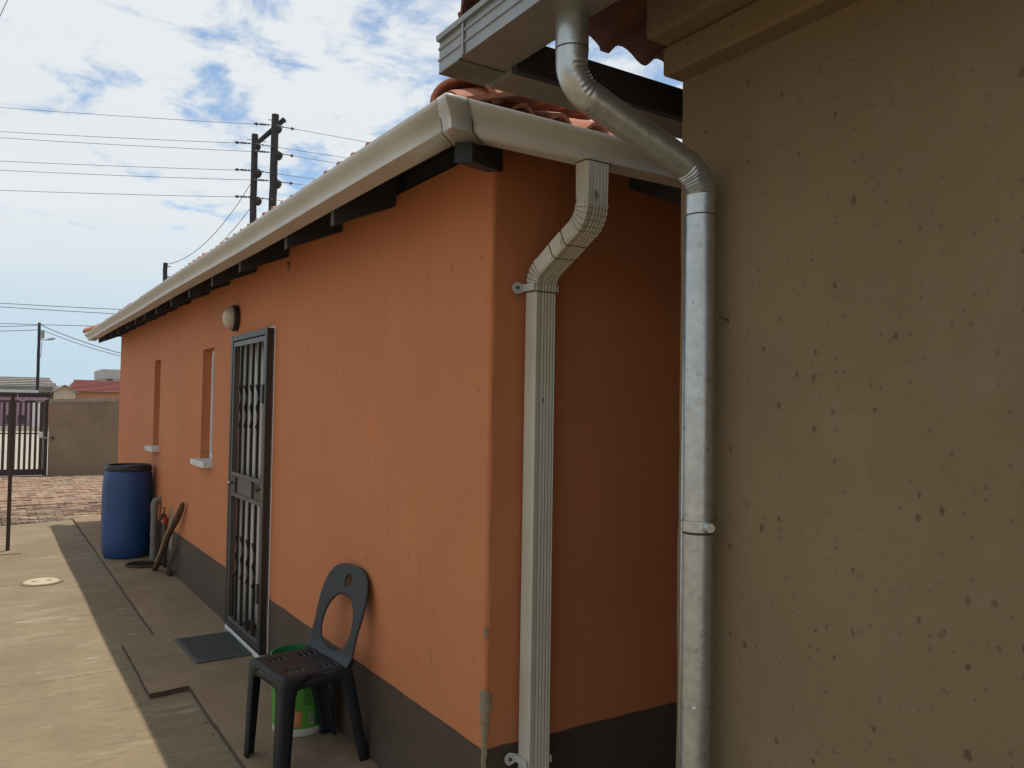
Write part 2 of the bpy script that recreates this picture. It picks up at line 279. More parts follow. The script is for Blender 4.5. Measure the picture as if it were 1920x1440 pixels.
def plate(outer, holes, step, fn):
    """triangulated flat plate with holes, mapped to 3-D by fn(u, v)"""
    def dens(P):
        r = []
        for i in range(len(P)):
            a = P[i]; b = P[(i+1) % len(P)]; n = max(1, int(math.hypot(b[0]-a[0], b[1]-a[1])/step))
            r += [(a[0]+(b[0]-a[0])*k/n, a[1]+(b[1]-a[1])*k/n) for k in range(n)]
        return r
    V = []; E_ = []
    for P in [outer]+holes:
        P = dens(P); o = len(V); V += P; E_ += [(o+i, o+(i+1) % len(P)) for i in range(len(P))]
    xs = [p[0] for p in outer]; ys = [p[1] for p in outer]
    nb = list(V)
    y = min(ys)+step/2; k = 0
    while y < max(ys):
        x = min(xs)+step/2*(1+k % 2)
        while x < max(xs):
            if inpoly(x, y, outer) and not any(inpoly(x, y, h) for h in holes) and min((x-p[0])**2+(y-p[1])**2 for p in nb) > (step*.6)**2: V.append((x, y))
            x += step
        y += step*.87; k += 1
    r = delaunay_2d_cdt([Vector(p) for p in V], E_, [], 0, 1e-6)
    vv, ff = r[0], r[2]; F2 = []
    for f in ff:
        cx = sum(vv[i][0] for i in f)/len(f); cy = sum(vv[i][1] for i in f)/len(f)
        if inpoly(cx, cy, outer) and not any(inpoly(cx, cy, h) for h in holes): F2.append(tuple(f))
    m = MB(); m.add([fn(p[0], p[1]) for p in vv], F2); return m

# ------------------------------------------------------------------ ground
GZ, YZ = -0.075, -0.03
m = MB(); m.add([(-1500, -1500, GZ), (1500, -1500, GZ), (1500, 1500, GZ), (-1500, 1500, GZ)], [(0, 1, 2, 3)])
tag(m.build('ground', 'dust'), 'dusty brown earth reaching to the horizon', 'ground', kind='structure')
def rag(x0, y0, x1, y1, n, a, seed):
    r = []
    for i in range(n+1):
        t = i/n; x = x0+(x1-x0)*t; y = y0+(y1-y0)*t; k = a if 0 < i < n else 0
        q = lambda p: noise.noise((seed+p, x*1.3, y*1.3))*.6+noise.noise((seed+p, x*7, y*7))*.5+noise.noise((seed-p, x*19, y*19))*.45
        r.append((x+q(.3)*k, y+q(5.7)*k))
    return r
def slab(name, poly, z0, z1, mt, edge_mat=None, lip=0.0):
    m = MB(); n = len(poly)
    m.add([(x, y, z1) for x, y in poly], [tuple(range(n))])
    o = m.build(name, mt)
    e = MB(); v = [(x, y, z1) for x, y in poly]+[(x, y, z0) for x, y in poly]
    e.add(v, [(i, i+n, (i+1) % n+n, (i+1) % n) for i in range(n)])
    ee = e.build('edge', edge_mat or mt, o)
    return o
# concrete yard: far edge runs slightly askew, broken where the brick paving starts
far = rag(1.03, 12.56, .0, 12.22, 26, .05, 3.3)+rag(.0, 12.22, -3.5, 11.1, 40, .06, 3.3)[1:]
yard = slab('concrete_yard', [(-3.5, -3), (1.9, -3), (1.9, 12.3)]+far, GZ-.05, YZ, 'concrete')
tag(yard, 'sunlit pale concrete yard beside the orange house', 'yard', kind='structure')
# raised apron along the house, with the wider landing in front of the door
ap = [(1.0, -3)] + rag(1.0, -3, 1.0, 4.85, 140, .007, 1.1)[1:] + rag(1.0, 4.85, .792, 4.82, 12, .006, 2.2)[1:] + rag(.792, 4.82, .79, 5.9, 34, .009, 5.2)[1:] + \
     rag(.79, 5.9, 1.01, 6.02, 10, .008, 7.2)[1:] + rag(1.01, 6.02, 1.02, 12.50, 150, .008, 9.1)[1:] + rag(1.02, 12.5, 1.9, 13.2, 16, .04, 4.1)[1:] + [(8.2, 13.2), (8.2, -3)]
ap = ap[::-1]
apron = slab('concrete_apron', ap, GZ-.05, 0.0, 'apron_concrete', 'apron_edge')
tag(apron, 'raised brownish concrete apron along the foot of the orange house', 'walkway', kind='structure')
# crumbled mortar at the edge of the step
cm = MB()
for i in range(50):
    y = random.uniform(3.6, 12.2); x = (.79 if 4.85 < y < 5.9 else 1.0)-abs(random.gauss(.0, .03))-.012; q = random.uniform(.003, .009); h = random.random()*6
    cm.add([(x+q*random.uniform(.6, 1.3)*math.cos(h+k*1.571), y+q*random.uniform(.6, 1.3)*math.sin(h+k*1.571), YZ) for k in range(4)]+[(x+random.uniform(-.3, .3)*q, y, YZ+q*.8)], [(0, 1, 4), (1, 2, 4), (2, 3, 4), (3, 0, 4)])
tag(cm.build('mortar_crumbs', 'apron_edge'), 'mortar crumbs along the foot of the apron step', 'rubble', kind='stuff')

# brick paving between yard and boundary wall
bed = MB(); bed.add([(-3.5, 9.5, -.058), (9, 9.5, -.058), (9, 20.6, -.058), (-3.5, 20.6, -.058)], [(0, 1, 2, 3)])
pav = bed.build('brick_paving', 'joint_sand'); tag(pav, 'weathered red and buff brick paving in front of the gate', 'paving', kind='structure')
bl, bw, bh = .218, .106, .05
def brick_geo(k):
    rr = random.Random(k); w = bl/2-.005; d = bw/2-.005; j = lambda: rr.uniform(-.004, .004); b = .008
    v = [(-w, -d, -.03), (w, -d, -.03), (w, d, -.03), (-w, d, -.03), (-w, -d, -b), (w, -d, -b), (w, d, -b), (-w, d, -b)]
    v += [(-w+b, -d+b, j()), (w-b, -d+b, j()), (w-b, d-b, j()), (-w+b, d-b, j())]
    f = [(0, 1, 5, 4), (1, 2, 6, 5), (2, 3, 7, 6), (3, 0, 4, 7), (4, 5, 9, 8), (5, 6, 10, 9), (6, 7, 11, 10), (7, 4, 8, 11), (8, 9, 10, 11)]
    return v, f
BM = ['brick_red', 'brick_buff', 'brick_grey']
bmesh_ = [[MB().add(*brick_geo(k*7+q)).mesh('brick', BM[q]) for k in range(3)] for q in range(3)]
rest = [MB(), MB(), MB()]; cnt = 0; cand = []
row = 0; y = 10.0
while y < 19.85:
    x = -3.4+(row % 2)*bl/2
    while x < 8.0:
        lim = 12.56+(x-1.03)*.33 if x < 1.03 else min(12.56+(x-1.03)*.75, 13.25)
        if y > lim+.22+.10*noise.noise((x*3, y*3, 0)):
            cand.append((x+random.uniform(-.006, .006), y+random.uniform(-.006, .006)))
        x += bl
    y += bw; row += 1
def vis(c): return -.35 < c[0] < 1.75 and c[0] > c[1]*.0 - .3 and (c[1] < 14.6)
for c in cand:
    q = random.choices([0, 1, 2], [5, 4, 2])[0]; z = YZ+.002+random.uniform(-.012, .008)+.012*noise.noise((c[0]*1.2, c[1]*1.2, 5))
    mw = Matrix.Translation((c[0], c[1], z)) @ Matrix.Rotation(random.uniform(-.05, .05), 4, 'Y') @ Matrix.Rotation(random.uniform(-.07, .07), 4, 'X') @ Matrix.Rotation(random.uniform(-.03, .03), 4, 'Z')
    if vis(c) and cnt < 295:
        inst('brick', bmesh_[q][random.randrange(3)], mw, pav); cnt += 1
    else:
        v, f = brick_geo(random.randrange(99)); rest[q].add([mw @ Vector(p) for p in v], f)
for q in range(3):
    tag(rest[q].build('paving_bricks', BM[q], pav), kind='stuff')
hl = MB()
for i in range(70):
    x = random.uniform(-.6, 1.1); y = 12.56+(x-1.03)*.33+random.uniform(.03, .26); q = random.uniform(.02, .07)*(1.7 if .6 < x < 1.0 else .8); h = random.random()*6; n_ = 7
    ringp = [(x+q*random.uniform(.7, 1.2)*math.cos(h+k*6.283/n_), y+q*.7*random.uniform(.7, 1.2)*math.sin(h+k*6.283/n_), -.06) for k in range(n_)]
    top = [(x+(a-x)*.6, y+(b-y)*.6, YZ+random.uniform(-.012, .016)) for a, b, c_ in ringp]
    hl.add(ringp+top, [(k, (k+1) % n_, n_+(k+1) % n_, n_+k) for k in range(n_)]+[tuple(range(n_, 2*n_))])
tag(hl.build('mortar_lumps', 'joint_sand', pav), kind='stuff')
rd = MB(); rd.add([(-80, 20.75, GZ+.006), (90, 20.75, GZ+.006), (90, 50.8, GZ+.006), (-80, 50.8, GZ+.006)], [(0, 1, 2, 3)])
tag(rd.build('road', 'road'), 'pale dusty street beyond the gate', 'road', kind='structure')

# ------------------------------------------------------------------ roof tiles (shared)
TW, TL, TE = .30, .41, .34
def tile_geo(n=16, thick=.014):
    prof = []
    for i in range(n+1):
        t = i/n; x = t*(TW+.016); u = (x % .15)/.15
        h = .045*math.sin(math.pi*min(max((u-.12)/.76, 0), 1))**.8 if .12 < u < .88 else 0.0
        prof.append((x-TW/2, h))
    v = []
    for yy in (0, TL):
        for x, h in prof: v.append((x, yy, h))
        for x, h in prof: v.append((x, yy, h-thick))
    k = n+1; f = []
    for i in range(n):
        f.append((i, i+1, 2*k+i+1, 2*k+i)); f.append((k+i+1, k+i, 3*k+i, 3*k+i+1))
        f.append((i, k+i, k+i+1, i+1)); f.append((2*k+i, 2*k+i+1, 3*k+i+1, 3*k+i))
    f += [(0, 2*k, 3*k, k), (n, k+n, 3*k+n, 2*k+n)]
    return v, f
TV, TF = tile_geo(20); TVL, TFL = tile_geo(12)
def roof_slope(parent, origin, along, inward, slope, width, ncourse, keep, separate, mt, tile_me, restmb, lift=.02):
    """tile courses on a slope whose eave starts at origin and runs 'along'; inward is the horizontal uphill direction"""
    al = Vector(along); inw = Vector(inward); ang = math.atan(slope); up = Vector((inw.x*math.cos(ang), inw.y*math.cos(ang), math.sin(ang)))
    nrm = al.cross(up).normalized()
    if nrm.z < 0: nrm = -nrm; al = -al; origin = Vector(origin)+Vector(along)*width
    tl = math.asin(.028/TE)
    cnt_ = 0
    for c in range(ncourse):
        for i in range(int(width/TW)+1):
            p = Vector(origin)+al*(i*TW+TW/2)+up*(c*TE)+nrm*(lift+.022)
            mid = p+up*(TE*.4)
            if not keep(mid): continue
            yv = (up*math.cos(tl)-nrm*math.sin(tl)).normalized(); zv = al.cross(yv).normalized()
            mw = Matrix((al, yv, zv)).transposed().to_4x4(); mw.translation = p
            mw = mw @ Matrix.Translation((random.uniform(-.004, .004), random.uniform(-.008, .008), random.uniform(-.003, .005))) @ Matrix.Rotation(random.uniform(-.012, .012), 4, 'Z') @ Matrix.Rotation(random.uniform(-.012, .012), 4, 'X')
            if separate(c, mid): inst('tile', tile_me, mw, parent); cnt_ += 1
            else: restmb.add([mw @ Vector(v) for v in TVL], TFL)
    return cnt_
def cap_tile_mesh(name, mt, r0=.108, r1=.09, ln=.44, n=14):
    m = MB(); v = []
    for k, (r, y) in enumerate(((r0, 0), (r0, .04), (r1+.008, .06), (r1, ln))):
        for i in range(n+1):
            a = math.pi*(i/n)*1.1-.157; v.append((r*math.cos(a), y, r*.72*math.sin(a)))
    for i in range(n+1):
        a = math.pi*(i/n)*1.1-.157; v.append(((r0-.018)*math.cos(a), 0, (r0-.018)*.72*math.sin(a)))
    for i in range(n+1):
        a = math.pi*(i/n)*1.1-.157; v.append(((r1-.018)*math.cos(a), ln, (r1-.018)*.72*math.sin(a)))
    k = n+1; f = [(j*k+i, j*k+i+1, (j+1)*k+i+1, (j+1)*k+i) for j in range(3) for i in range(n)]
    f += [(i, 4*k+i, 4*k+i+1, i+1) for i in range(n)]
    f += [(4*k+i+1, 4*k+i, 5*k+i, 5*k+i+1) for i in range(n)]
    m.add(v, f); return m.mesh(name, mt, True)

# ------------------------------------------------------------------ orange house
AX, CY, FY, BX = 1.5, 2.46, 12.1, 7.93       # long wall plane, near corner, far end, back wall
EX, EY, EFY, EZ, SL = 1.215, 2.175, 12.385, 2.50, .435
PT, WT = .39, 2.535
house = empty('orange_house', (AX, CY, 0), 'orange plastered house with brown plinth, white gutter and clay tile hip roof', 'house')
ops = [(5.08, 5.92, .04, 2.06), (6.655, 7.07, 1.13, 2.04), (9.03, 9.385, 1.125, 2.04)]
def wall_front(z0, z1, x, flip, rad=.016):
    """long wall as cells around the openings"""
    ys = sorted({CY+rad, FY}|{o[0] for o in ops}|{o[1] for o in ops}); zs = sorted({z0, z1}|{z for o in ops for z in o[2:] if z0 < z < z1})
    m = MB()
    for i in range(len(ys)-1):
        for j in range(len(zs)-1):
            yc = (ys[i]+ys[i+1])/2; zc = (zs[j]+zs[j+1])/2
            if any(o[0] < yc < o[1] and o[2] < zc < o[3] for o in ops): continue
            q = [(x, ys[i], zs[j]), (x, ys[i], zs[j+1]), (x, ys[i+1], zs[j+1]), (x, ys[i+1], zs[j])]
            m.add(q if not flip else q[::-1], [(0, 1, 2, 3)])
    return m
def outer_shell(z0, z1):
    m = wall_front(z0, z1, AX, False); rad = .016
    # softly rounded near corner, slightly wavy by hand plastering
    n = 6; zz = [z0+(z1-z0)*k/14 for k in range(15)]
    v = []; f = []
    for z in zz:
        w = .004*noise.noise((z*4, 1, 2))
        for i in range(n+1):
            a = math.pi/2*i/n; v.append((AX+rad-(rad+ (w if 0 < i < n else 0))*math.cos(a), CY+rad-(rad+(w if 0 < i < n else 0))*math.sin(a), z))
    k = n+1
    f = [(j*k+i, j*k+i+1, (j+1)*k+i+1, (j+1)*k+i) for j in range(len(zz)-1) for i in range(n)]
    m.add(v, f)
    m.add([(AX+rad, CY, z0), (BX, CY, z0), (BX, CY, z1), (AX+rad, CY, z1)], [(0, 1, 2, 3)])
    m.add([(BX, CY, z0), (BX, FY, z0), (BX, FY, z1), (BX, CY, z1)], [(0, 1, 2, 3)])
    m.add([(AX, FY, z0), (BX, FY, z0), (BX, FY, z1), (AX, FY, z1)], [(3, 2, 1, 0)])
    return m
TH = .16
w = outer_shell(PT, WT)
# reveals of the openings and the inner face
for y0, y1, z0, z1 in ops:
    zz = max(z0, PT); x1 = AX+TH
    w.add([(AX, y0, zz), (x1, y0, zz), (x1, y0, z1), (AX, y0, z1)], [(0, 1, 2, 3)])
    w.add([(AX, y1, zz), (x1, y1, zz), (x1, y1, z1), (AX, y1, z1)], [(3, 2, 1, 0)])
    w.add([(AX, y0, z1), (x1, y0, z1), (x1, y1, z1), (AX, y1, z1)], [(0, 1, 2, 3)])
    if z0 > PT: w.add([(AX, y0, z0), (x1, y0, z0), (x1, y1, z0), (AX, y1, z0)], [(3, 2, 1, 0)])
inner = wall_front(PT, WT, AX+TH, True, TH); w.add(inner.v, inner.f)
w.add([(AX+.016, CY, WT), (BX, CY, WT), (BX, CY+TH, WT), (AX+.016, CY+TH, WT)], [(0, 1, 2, 3)])
w.add([(AX, CY+.016, WT), (AX+TH, CY+.016, WT), (AX+TH, FY, WT), (AX, FY, WT)], [(0, 1, 2, 3)])
wall = w.build('wall', 'orange_plaster', house)
p = outer_shell(-.10, PT); x1 = AX+TH
p.add([(AX, 5.08, .04), (x1, 5.08, .04), (x1, 5.08, PT), (AX, 5.08, PT)], [(0, 1, 2, 3)])
p.add([(AX, 5.92, .04), (x1, 5.92, .04), (x1, 5.92, PT), (AX, 5.92, PT)], [(3, 2, 1, 0)])
p.add([(AX, 5.08, .04), (x1, 5.08, .04), (x1, 5.92, .04), (AX, 5.92, .04)], [(3, 2, 1, 0)])
inner = wall_front(.04, PT, AX+TH, True, TH); p.add(inner.v, inner.f)
tag(p.build('plinth', 'brown_paint', house), 'dark brown painted band along the foot of the walls')
def brush(name, pts):
    m = MB(); v = []; n_ = len(pts)
    for k, (x, y) in enumerate(pts): v += [(x, y, PT-.004), (x, y, PT+.003+.004*noise.noise((x*6, y*6, 2))+.0025*noise.noise((x*31, y*31, 5)))]
    m.add(v, [(2*k, 2*k+2, 2*k+3, 2*k+1) for k in range(n_-1)]); m.build(name, 'brown_paint', house)
for ya, yb in ((CY+.017, 5.05), (5.94, FY)): n_ = int((yb-ya)/.03); brush('paint_line', [(AX-.0012, ya+(yb-ya)*k/n_) for k in range(n_+1)])
brush('paint_line', [(AX+.017+.03*k, CY-.0012) for k in range(60)])
# chipped plaster at the near corner, where the cement shows through
def chip(zc, hh, wd, seed):
    ch = MB()
    n = 18; v = [(0, 0, 0)]
    ring = []
    for k in range(n):
        a = 2*math.pi*k/n; rr = 1+.55*noise.noise((math.cos(a)*2.6, math.sin(a)*2.6, seed*3.7))
        u = math.cos(a)*wd*rr; z = zc+math.sin(a)*hh*rr; ring.append((u, z))
    def onc(u, z):       # wrap round the rounded corner
        arc = .016*math.pi/2; s = u+arc/2; r = .0195
        if s < 0: return (AX-.0035, CY+.016-s, z)
        if s > arc: return (AX+.016+(s-arc), CY-.0035, z)
        a = s/.016; return (AX+.016-r*math.cos(a), CY+.016-r*math.sin(a), z)
    inner_ = [(u*.5, zc+(z-zc)*.5) for u, z in ring]
    pts = [onc(0, zc)]+[onc(*q) for q in inner_]+[onc(*q) for q in ring]
    f = [(0, 1+k, 1+(k+1) % n) for k in range(n)]+[(1+k, 1+n+k, 1+n+(k+1) % n, 1+(k+1) % n) for k in range(n)]
    ch.add(pts, f); tag(ch.build('chipped_plaster', 'bare_cement', house), 'bare cement showing at the chipped wall corner')
chip(.545, .055, .026, 1.0); chip(.48, .05, .013, 2.0); chip(.41, .05, .008, 3.0); chip(.36, .04, .010, 5.0); chip(.28, .06, .009, 8.0)
chip(.80, .02, .006, 9.0)
# floor and inner room so the openings look into a real interior
MB().box(AX+TH, BX-.02, CY+.02, FY-.02, -.05, .035).build('floor', 'interior', house)
MB().box(AX+TH, BX-.02, 6.12, 6.22, .04, 2.6).build('partition', 'interior', house)
MB().box(3.6, 3.7, CY+.05, 6.1, .04, 2.6).build('partition', 'interior', house)
MB().box(AX+TH, BX-.02, CY+.02, FY-.02, 2.62, 2.64).build('ceiling', 'white_paint', house)
# timbers: plate on the wall, rafters
wp = MB(); wp.box(AX+.02, AX+.13, CY+.14, FY, WT, 2.62); wp.box(AX+.02, BX, CY+.02, CY+.13, WT, 2.62)
wp.build('wall_plate', 'dark_timber', house)
def rafter(ax, name='rafter'):
    """ax: position along the eave; rafter under slope A"""
rh = .12
def raft_pts(u0, u1):
    # u measured inward from the eave line; returns lower/upper z
    return [(u, EZ-.015-rh+SL*u) for u in (u0, u1)], [(u, EZ-.015+SL*u) for u in (u0, u1)]
def add_rafter(fn):
    lo, hi = raft_pts(.002, 1.1); t = .021; m = MB(); v = []
    for s in (-t, t):
        v += [fn(lo[0][0], s, lo[0][1]), fn(lo[1][0], s, lo[1][1]), fn(hi[1][0], s, hi[1][1]), fn(hi[0][0], s, hi[0][1])]
    m.add(v, [(0, 1, 2, 3), (7, 6, 5, 4), (0, 4, 5, 1), (1, 5, 6, 2), (2, 6, 7, 3)])
    o = m.build('rafter', 'dark_timber', house)
    e = MB(); e.add([Vector(fn(.0005, -t, lo[0][1])), fn(.0005, t, lo[0][1]), fn(.0005, t, hi[0][1]), fn(.0005, -t, hi[0][1])], [(0, 1, 2, 3)])
    e.build('lit_end', 'timber_end_lit', o)  # end cut facing the sky, its brightness painted in
for yy in [3.31, 3.955, 4.83, 5.53, 6.25, 6.93, 7.63, 8.28, 8.82, 9.41, 10.14, 10.8, 11.45, 12.0]:
    add_rafter(lambda u, s, z, yy=yy: (EX+u, yy+s, z))
for xx in [2.16, 2.82, 3.5, 4.2, 4.9, 5.6, 6.3, 7.0]:
    add_rafter(lambda u, s, z, xx=xx: (xx+s, EY+u, z))
# hip rafter at the near corner: deeper, on the diagonal
hm = MB(); q = .7071; t = .028
v = []
for s in (-t, t):
    for u, zz in ((.002, EZ-.14), (.9, EZ-.14+SL*.9*0.7), (.9, EZ+.05+SL*.6), (.002, EZ-.01)):
        v.append((EX+u*1.0+s*q, EY+u*1.0-s*q, zz))
hm.add(v, [(0, 1, 2, 3), (7, 6, 5, 4), (0, 4, 5, 1), (1, 5, 6, 2), (2, 6, 7, 3), (3, 7, 4, 0)])
hm.build('hip_rafter', 'dark_timber', house)
# roof deck
ux = (BX-AX)/2+.285; RX = EX+ux; RZ = EZ+SL*ux; BE = BX+.285
dk = MB()
c1 = (EX, EY, EZ); c2 = (EX, EFY, EZ); c3 = (BE, EFY, EZ); c4 = (BE, EY, EZ); r1 = (RX, EY+ux, RZ); r2 = (RX, EFY-ux, RZ)
dk.add([c1, c2, c3, c4, r1, r2], [(0, 4, 5, 1), (3, 4, 0), (1, 5, 2), (2, 5, 4, 3)])
roof = dk.build('roof', 'roof_felt', house, solid=.012)
tile_new = MB().add(TV, TF).mesh('tile', 'clay_tile', False)
rest_t = MB()
def keepA(p): return (p.x-EX) < (p.y-EY)+.05 and (p.x-EX) < (EFY-p.y)+.05
def keepB(p): return (p.y-EY) < (p.x-EX)+.05 and (p.y-EY) < (BE-p.x)+.05
def keepF(p): return (EFY-p.y) < (p.x-EX)+.05 and (EFY-p.y) < (BE-p.x)+.05
def keepR(p): return (BE-p.x) < (p.y-EY)+.05 and (BE-p.x) < (EFY-p.y)+.05
NC = int(ux/math.cos(math.atan(SL))/TE)+1
ov = .035
nA = roof_slope(roof, (EX-ov, EY+.11, EZ-SL*ov), (0, 1, 0), (1, 0, 0), SL, EFY-EY-.2, NC, keepA, lambda c, p: c == 0 or (c < 3 and p.y < 4.2), 'clay_tile', tile_new, rest_t)
nB = roof_slope(roof, (EX+.11, EY-ov, EZ-SL*ov), (1, 0, 0), (0, 1, 0), SL, BE-EX+2*ov, NC, keepB, lambda c, p: p.x < 3.6, 'clay_tile', tile_new, rest_t)
roof_slope(roof, (EX-ov, EFY+ov, EZ-SL*ov), (1, 0, 0), (0, -1, 0), SL, BE-EX+2*ov, NC, keepF, lambda c, p: c == 0 and p.x < 2.5, 'clay_tile', tile_new, rest_t)
roof_slope(roof, (BE+ov, EY-ov, EZ-SL*ov), (0, 1, 0), (-1, 0, 0), SL, EFY-EY+2*ov, NC, keepR, lambda c, p: False, 'clay_tile', tile_new, rest_t)
tag(rest_t.build('roof_tiling', 'clay_tile', roof), kind='stuff')
capme = cap_tile_mesh('ridge_tile', 'clay_tile')
def cap_row(parent, a, b, me, lift=.05, n=None):
    a = Vector(a); b = Vector(b); d = (b-a).normalized(); n = n or int((b-a).length/.38)
    x = d.cross(Vector((0, 0, 1))).normalized(); z = x.cross(d).normalized()
    for i in range(n):
        pz = a+d*(i*.38)+z*(lift+.0)
        mw = Matrix((x, d, z)).transposed().to_4x4(); mw.translation = pz
        inst('ridge_tile', me, mw @ Matrix.Rotation(random.uniform(-.02, .02)+.02, 4, 'X') @ Matrix.Rotation(random.uniform(-.02, .02), 4, 'Z'), parent)
hd = Vector((1, 1, SL)).normalized()*.005
cap_row(roof, Vector(c1)+hd, r1, capme, .045); cap_row(roof, Vector(c2)+Vector((-1, 1, -SL)).normalized()*.10, r2, capme, .055)
cap_row(roof, Vector(c4)+Vector((1, -1, -SL)).normalized()*.1, r1, capme, .055); cap_row(roof, r1, r2, capme, .06)
# gutter: one channel swept round the near corner
GP = [(0, .088), (0, 0), (.085, 0), (.0855, .014), (.087, .022), (.0885, .026), (.092, .034), (.098, .043), (.106, .052), (.114, .060), (.121, .068), (.126, .076), (.1285, .080), (.1285, .094), (.120, .095), (.118, .090)]
GB = 2.427; GP = [(u, z*.80) for u, z in GP]
def gut(path_fn, names):
    m = MB(); k = len(names)
    v = []; f = []
    for u, z in GP:
        for q in path_fn(u): v.append((q[0], q[1], GB+z))
    n = k
    for i in range(len(GP)-1):
        for j in range(n-1): f.append((i*n+j, (i+1)*n+j, (i+1)*n+j+1, i*n+j+1))
    m.add(v, f); return m
g_end = 12.43
NGA = 26
def pathA(u):
    r = []
    for i in range(NGA+1):
        t = i/NGA; y = g_end+(EY-u-g_end)*t; sag = 0
        r.append((EX-.004-u+.004*math.sin(y*1.7), y))
    r[-1] = (EX-.004-u, EY-.004-u)
    return r
ga = gut(pathA, range(NGA+1)).build('gutter', 'gutter_paint', house, auto=50, solid=.0025)
gb = gut(lambda u: [(EX-.004-u+(BE-EX+.004+u)*i/8, EY-.004-u) for i in range(9)], range(9)).build('gutter', 'gutter_paint', house, auto=50, solid=.0025)
# corner sleeve over the mitre, with sealant at its edges
def sleeve(u, z, o=.0035): return u+(o if u > .04 else 0), z-(o if z < .02 else 0)
sv = MB(); v = []; f = []; SP = [sleeve(u, z) for u, z in GP[1:14]]
for u, z in SP:
    for qx, qy in ((EX-.004-u, EY-.004-u+.06), (EX-.004-u, EY-.004-u), (EX-.004-u+.075, EY-.004-u)): v.append((qx, qy, GB+z))
for i in range(len(SP)-1):
    for j in range(2): f.append((i*3+j, (i+1)*3+j, (i+1)*3+j+1, i*3+j+1))
sv.add(v, f); sv.build('corner_piece', 'gutter_paint', house, auto=50, solid=.002)
def seam(fn, w=.0035):
    m = MB(); v = []; f = []
    for u, z in [sleeve(u, z, .0048) for u, z in GP[1:14]]:
        for k in (0, 1):
            x, y = fn(u, w*k+.0025*noise.noise((u*90, z*90, k))); v.append((x, y, GB+z))
    for i in range(12): f.append((2*i, 2*i+2, 2*i+3, 2*i+1))
    m.add(v, f); return m
seam(lambda u, k: (EX-.004-u, EY-.004-u+.058+k)).build('sealant', 'seam_dark', ga)
seam(lambda u, k: (EX-.004-u+.072+k, EY-.004-u)).build('sealant', 'seam_dark', gb)
for sy in (6.1, 9.2): seam(lambda u, k, sy=sy: (EX-.004-u, sy+k)).build('sealant', 'gutter_paint', ga)
for i, sy in enumerate((11.95, 12.15, 12.32)):    # brackets under the far end
    MB().box(EX-.09, EX+.004, sy, sy+.06, GB-.010, GB-.003).build('bracket', 'gutter_paint', ga)
ec = MB(); n = len(GP); ec.add([(EX-.004-u, g_end+.002, GB+z) for u, z in GP[:14]], [tuple(range(14))]); ec.build('end_cap', 'gutter_paint', ga)
# white downpipe with offset bends on the gable wall
def rect_prof(wx, wy):
    pr = []
    def ribbed(a, b, n, ax, sgn, fixed):
        for i in range(n*2):
            t = (i+.5)/(n*2); pr.append(((a+(b-a)*t), fixed-sgn*(.0022 if i % 2 else 0)) if ax == 'x' else (fixed-sgn*(.0022 if i % 2 else 0), (a+(b-a)*t)))
    r = .008
    pr.append((-wx+r, -wy)); ribbed(-wx+.022, wx-.008, 5, 'x', -1, -wy); pr.append((wx-r, -wy)); pr.append((wx, -wy+r))
    pr.append((wx, wy-r)); pr.append((wx-r, wy)); pr.append((-wx+r, wy)); pr.append((-wx, wy-r)); pr.append((-wx, -wy+r))
    return pr
def sweep_yz(path, prof, scales=None):
    """profile (x, n) carried along a path in the plane x = const; path of (x, y, z)"""
    m = MB(); v = []; f = []; P = [Vector(p) for p in path]; k = len(prof)
    for i, c in enumerate(P):
        t = (P[min(i+1, len(P)-1)]-P[max(i-1, 0)]).normalized(); x = Vector((1, 0, 0)); nn = x.cross(t).normalized()
        if i in (0, len(P)-1): pass
        s = scales[i] if scales else 1
        for a, b in prof: v.append(c+x*(a*s)+nn*(b*s))
    for i in range(len(P)-1):
        for j in range(k): f.append((i*k+j, i*k+(j+1) % k, (i+1)*k+(j+1) % k, (i+1)*k+j))
    f += [tuple(range(k))[::-1], tuple((len(P)-1)*k+j for j in range(k))]
    m.add(v, f); return m
def bend(p0, p1, p2, rad, n):
    """arc of radius rad replacing the corner p1, pts and crimp flags"""
    p0, p1, p2 = map(Vector, (p0, p1, p2)); a = (p0-p1).normalized(); b = (p2-p1).normalized()
    th = a.angle(b); d = rad/math.tan(th/2); s = p1+a*d; e = p1+b*d; bis = (a+b).normalized(); c = p1+bis*(rad/math.sin(th/2))
    r = []; va = s-c; vb = e-c; tot = va.angle(vb); ax = va.cross(vb).normalized()
    for i in range(n+1): r.append(c+Matrix.Rotation(tot*i/n, 3, ax) @ va)
    return r
DX = 1.678
A0 = (DX, 2.115, GB+.004); A1 = (DX, 2.115, 2.235); A2 = (DX, 2.405, 2.085); A3 = (DX, 2.405, -.02)
path = [A0]; sc = [1.0]
b1 = bend(A0, A1, A2, .085, 12); b2 = bend(A1, A2, A3, .085, 12)
for i, q in enumerate(b1): path.append(q); sc.append(1.02 if i % 2 else .965)
path.append(Vector(A1).lerp(Vector(A2), .5)); sc.append(1.0)
for i, q in enumerate(b2): path.append(q); sc.append(1.02 if i % 2 else .965)
path.append(A3); sc.append(1.0)
PR = rect_prof(.050, .034)
dp = sweep_yz(path, PR, sc).build('downpipe', 'downpipe_paint', house, auto=30)
tag(dp, 'cream ribbed rectangular downpipe with two crimped bends')
def collar(a, b, g, name='joint', mt='downpipe_paint', grow=1.05):
    sweep_yz([a, b], PR, [grow, grow]).build(name, mt, dp, auto=30)
P1 = Vector(A1).lerp(Vector(A2), .40); P2 = Vector(A1).lerp(Vector(A2), .43)
for t0, t1 in ((.33, .337), (.56, .567)):
    collar(Vector(A1).lerp(Vector(A2), t0), Vector(A1).lerp(Vector(A2), t1), 0, 'seam', 'seam_dark', 1.035)
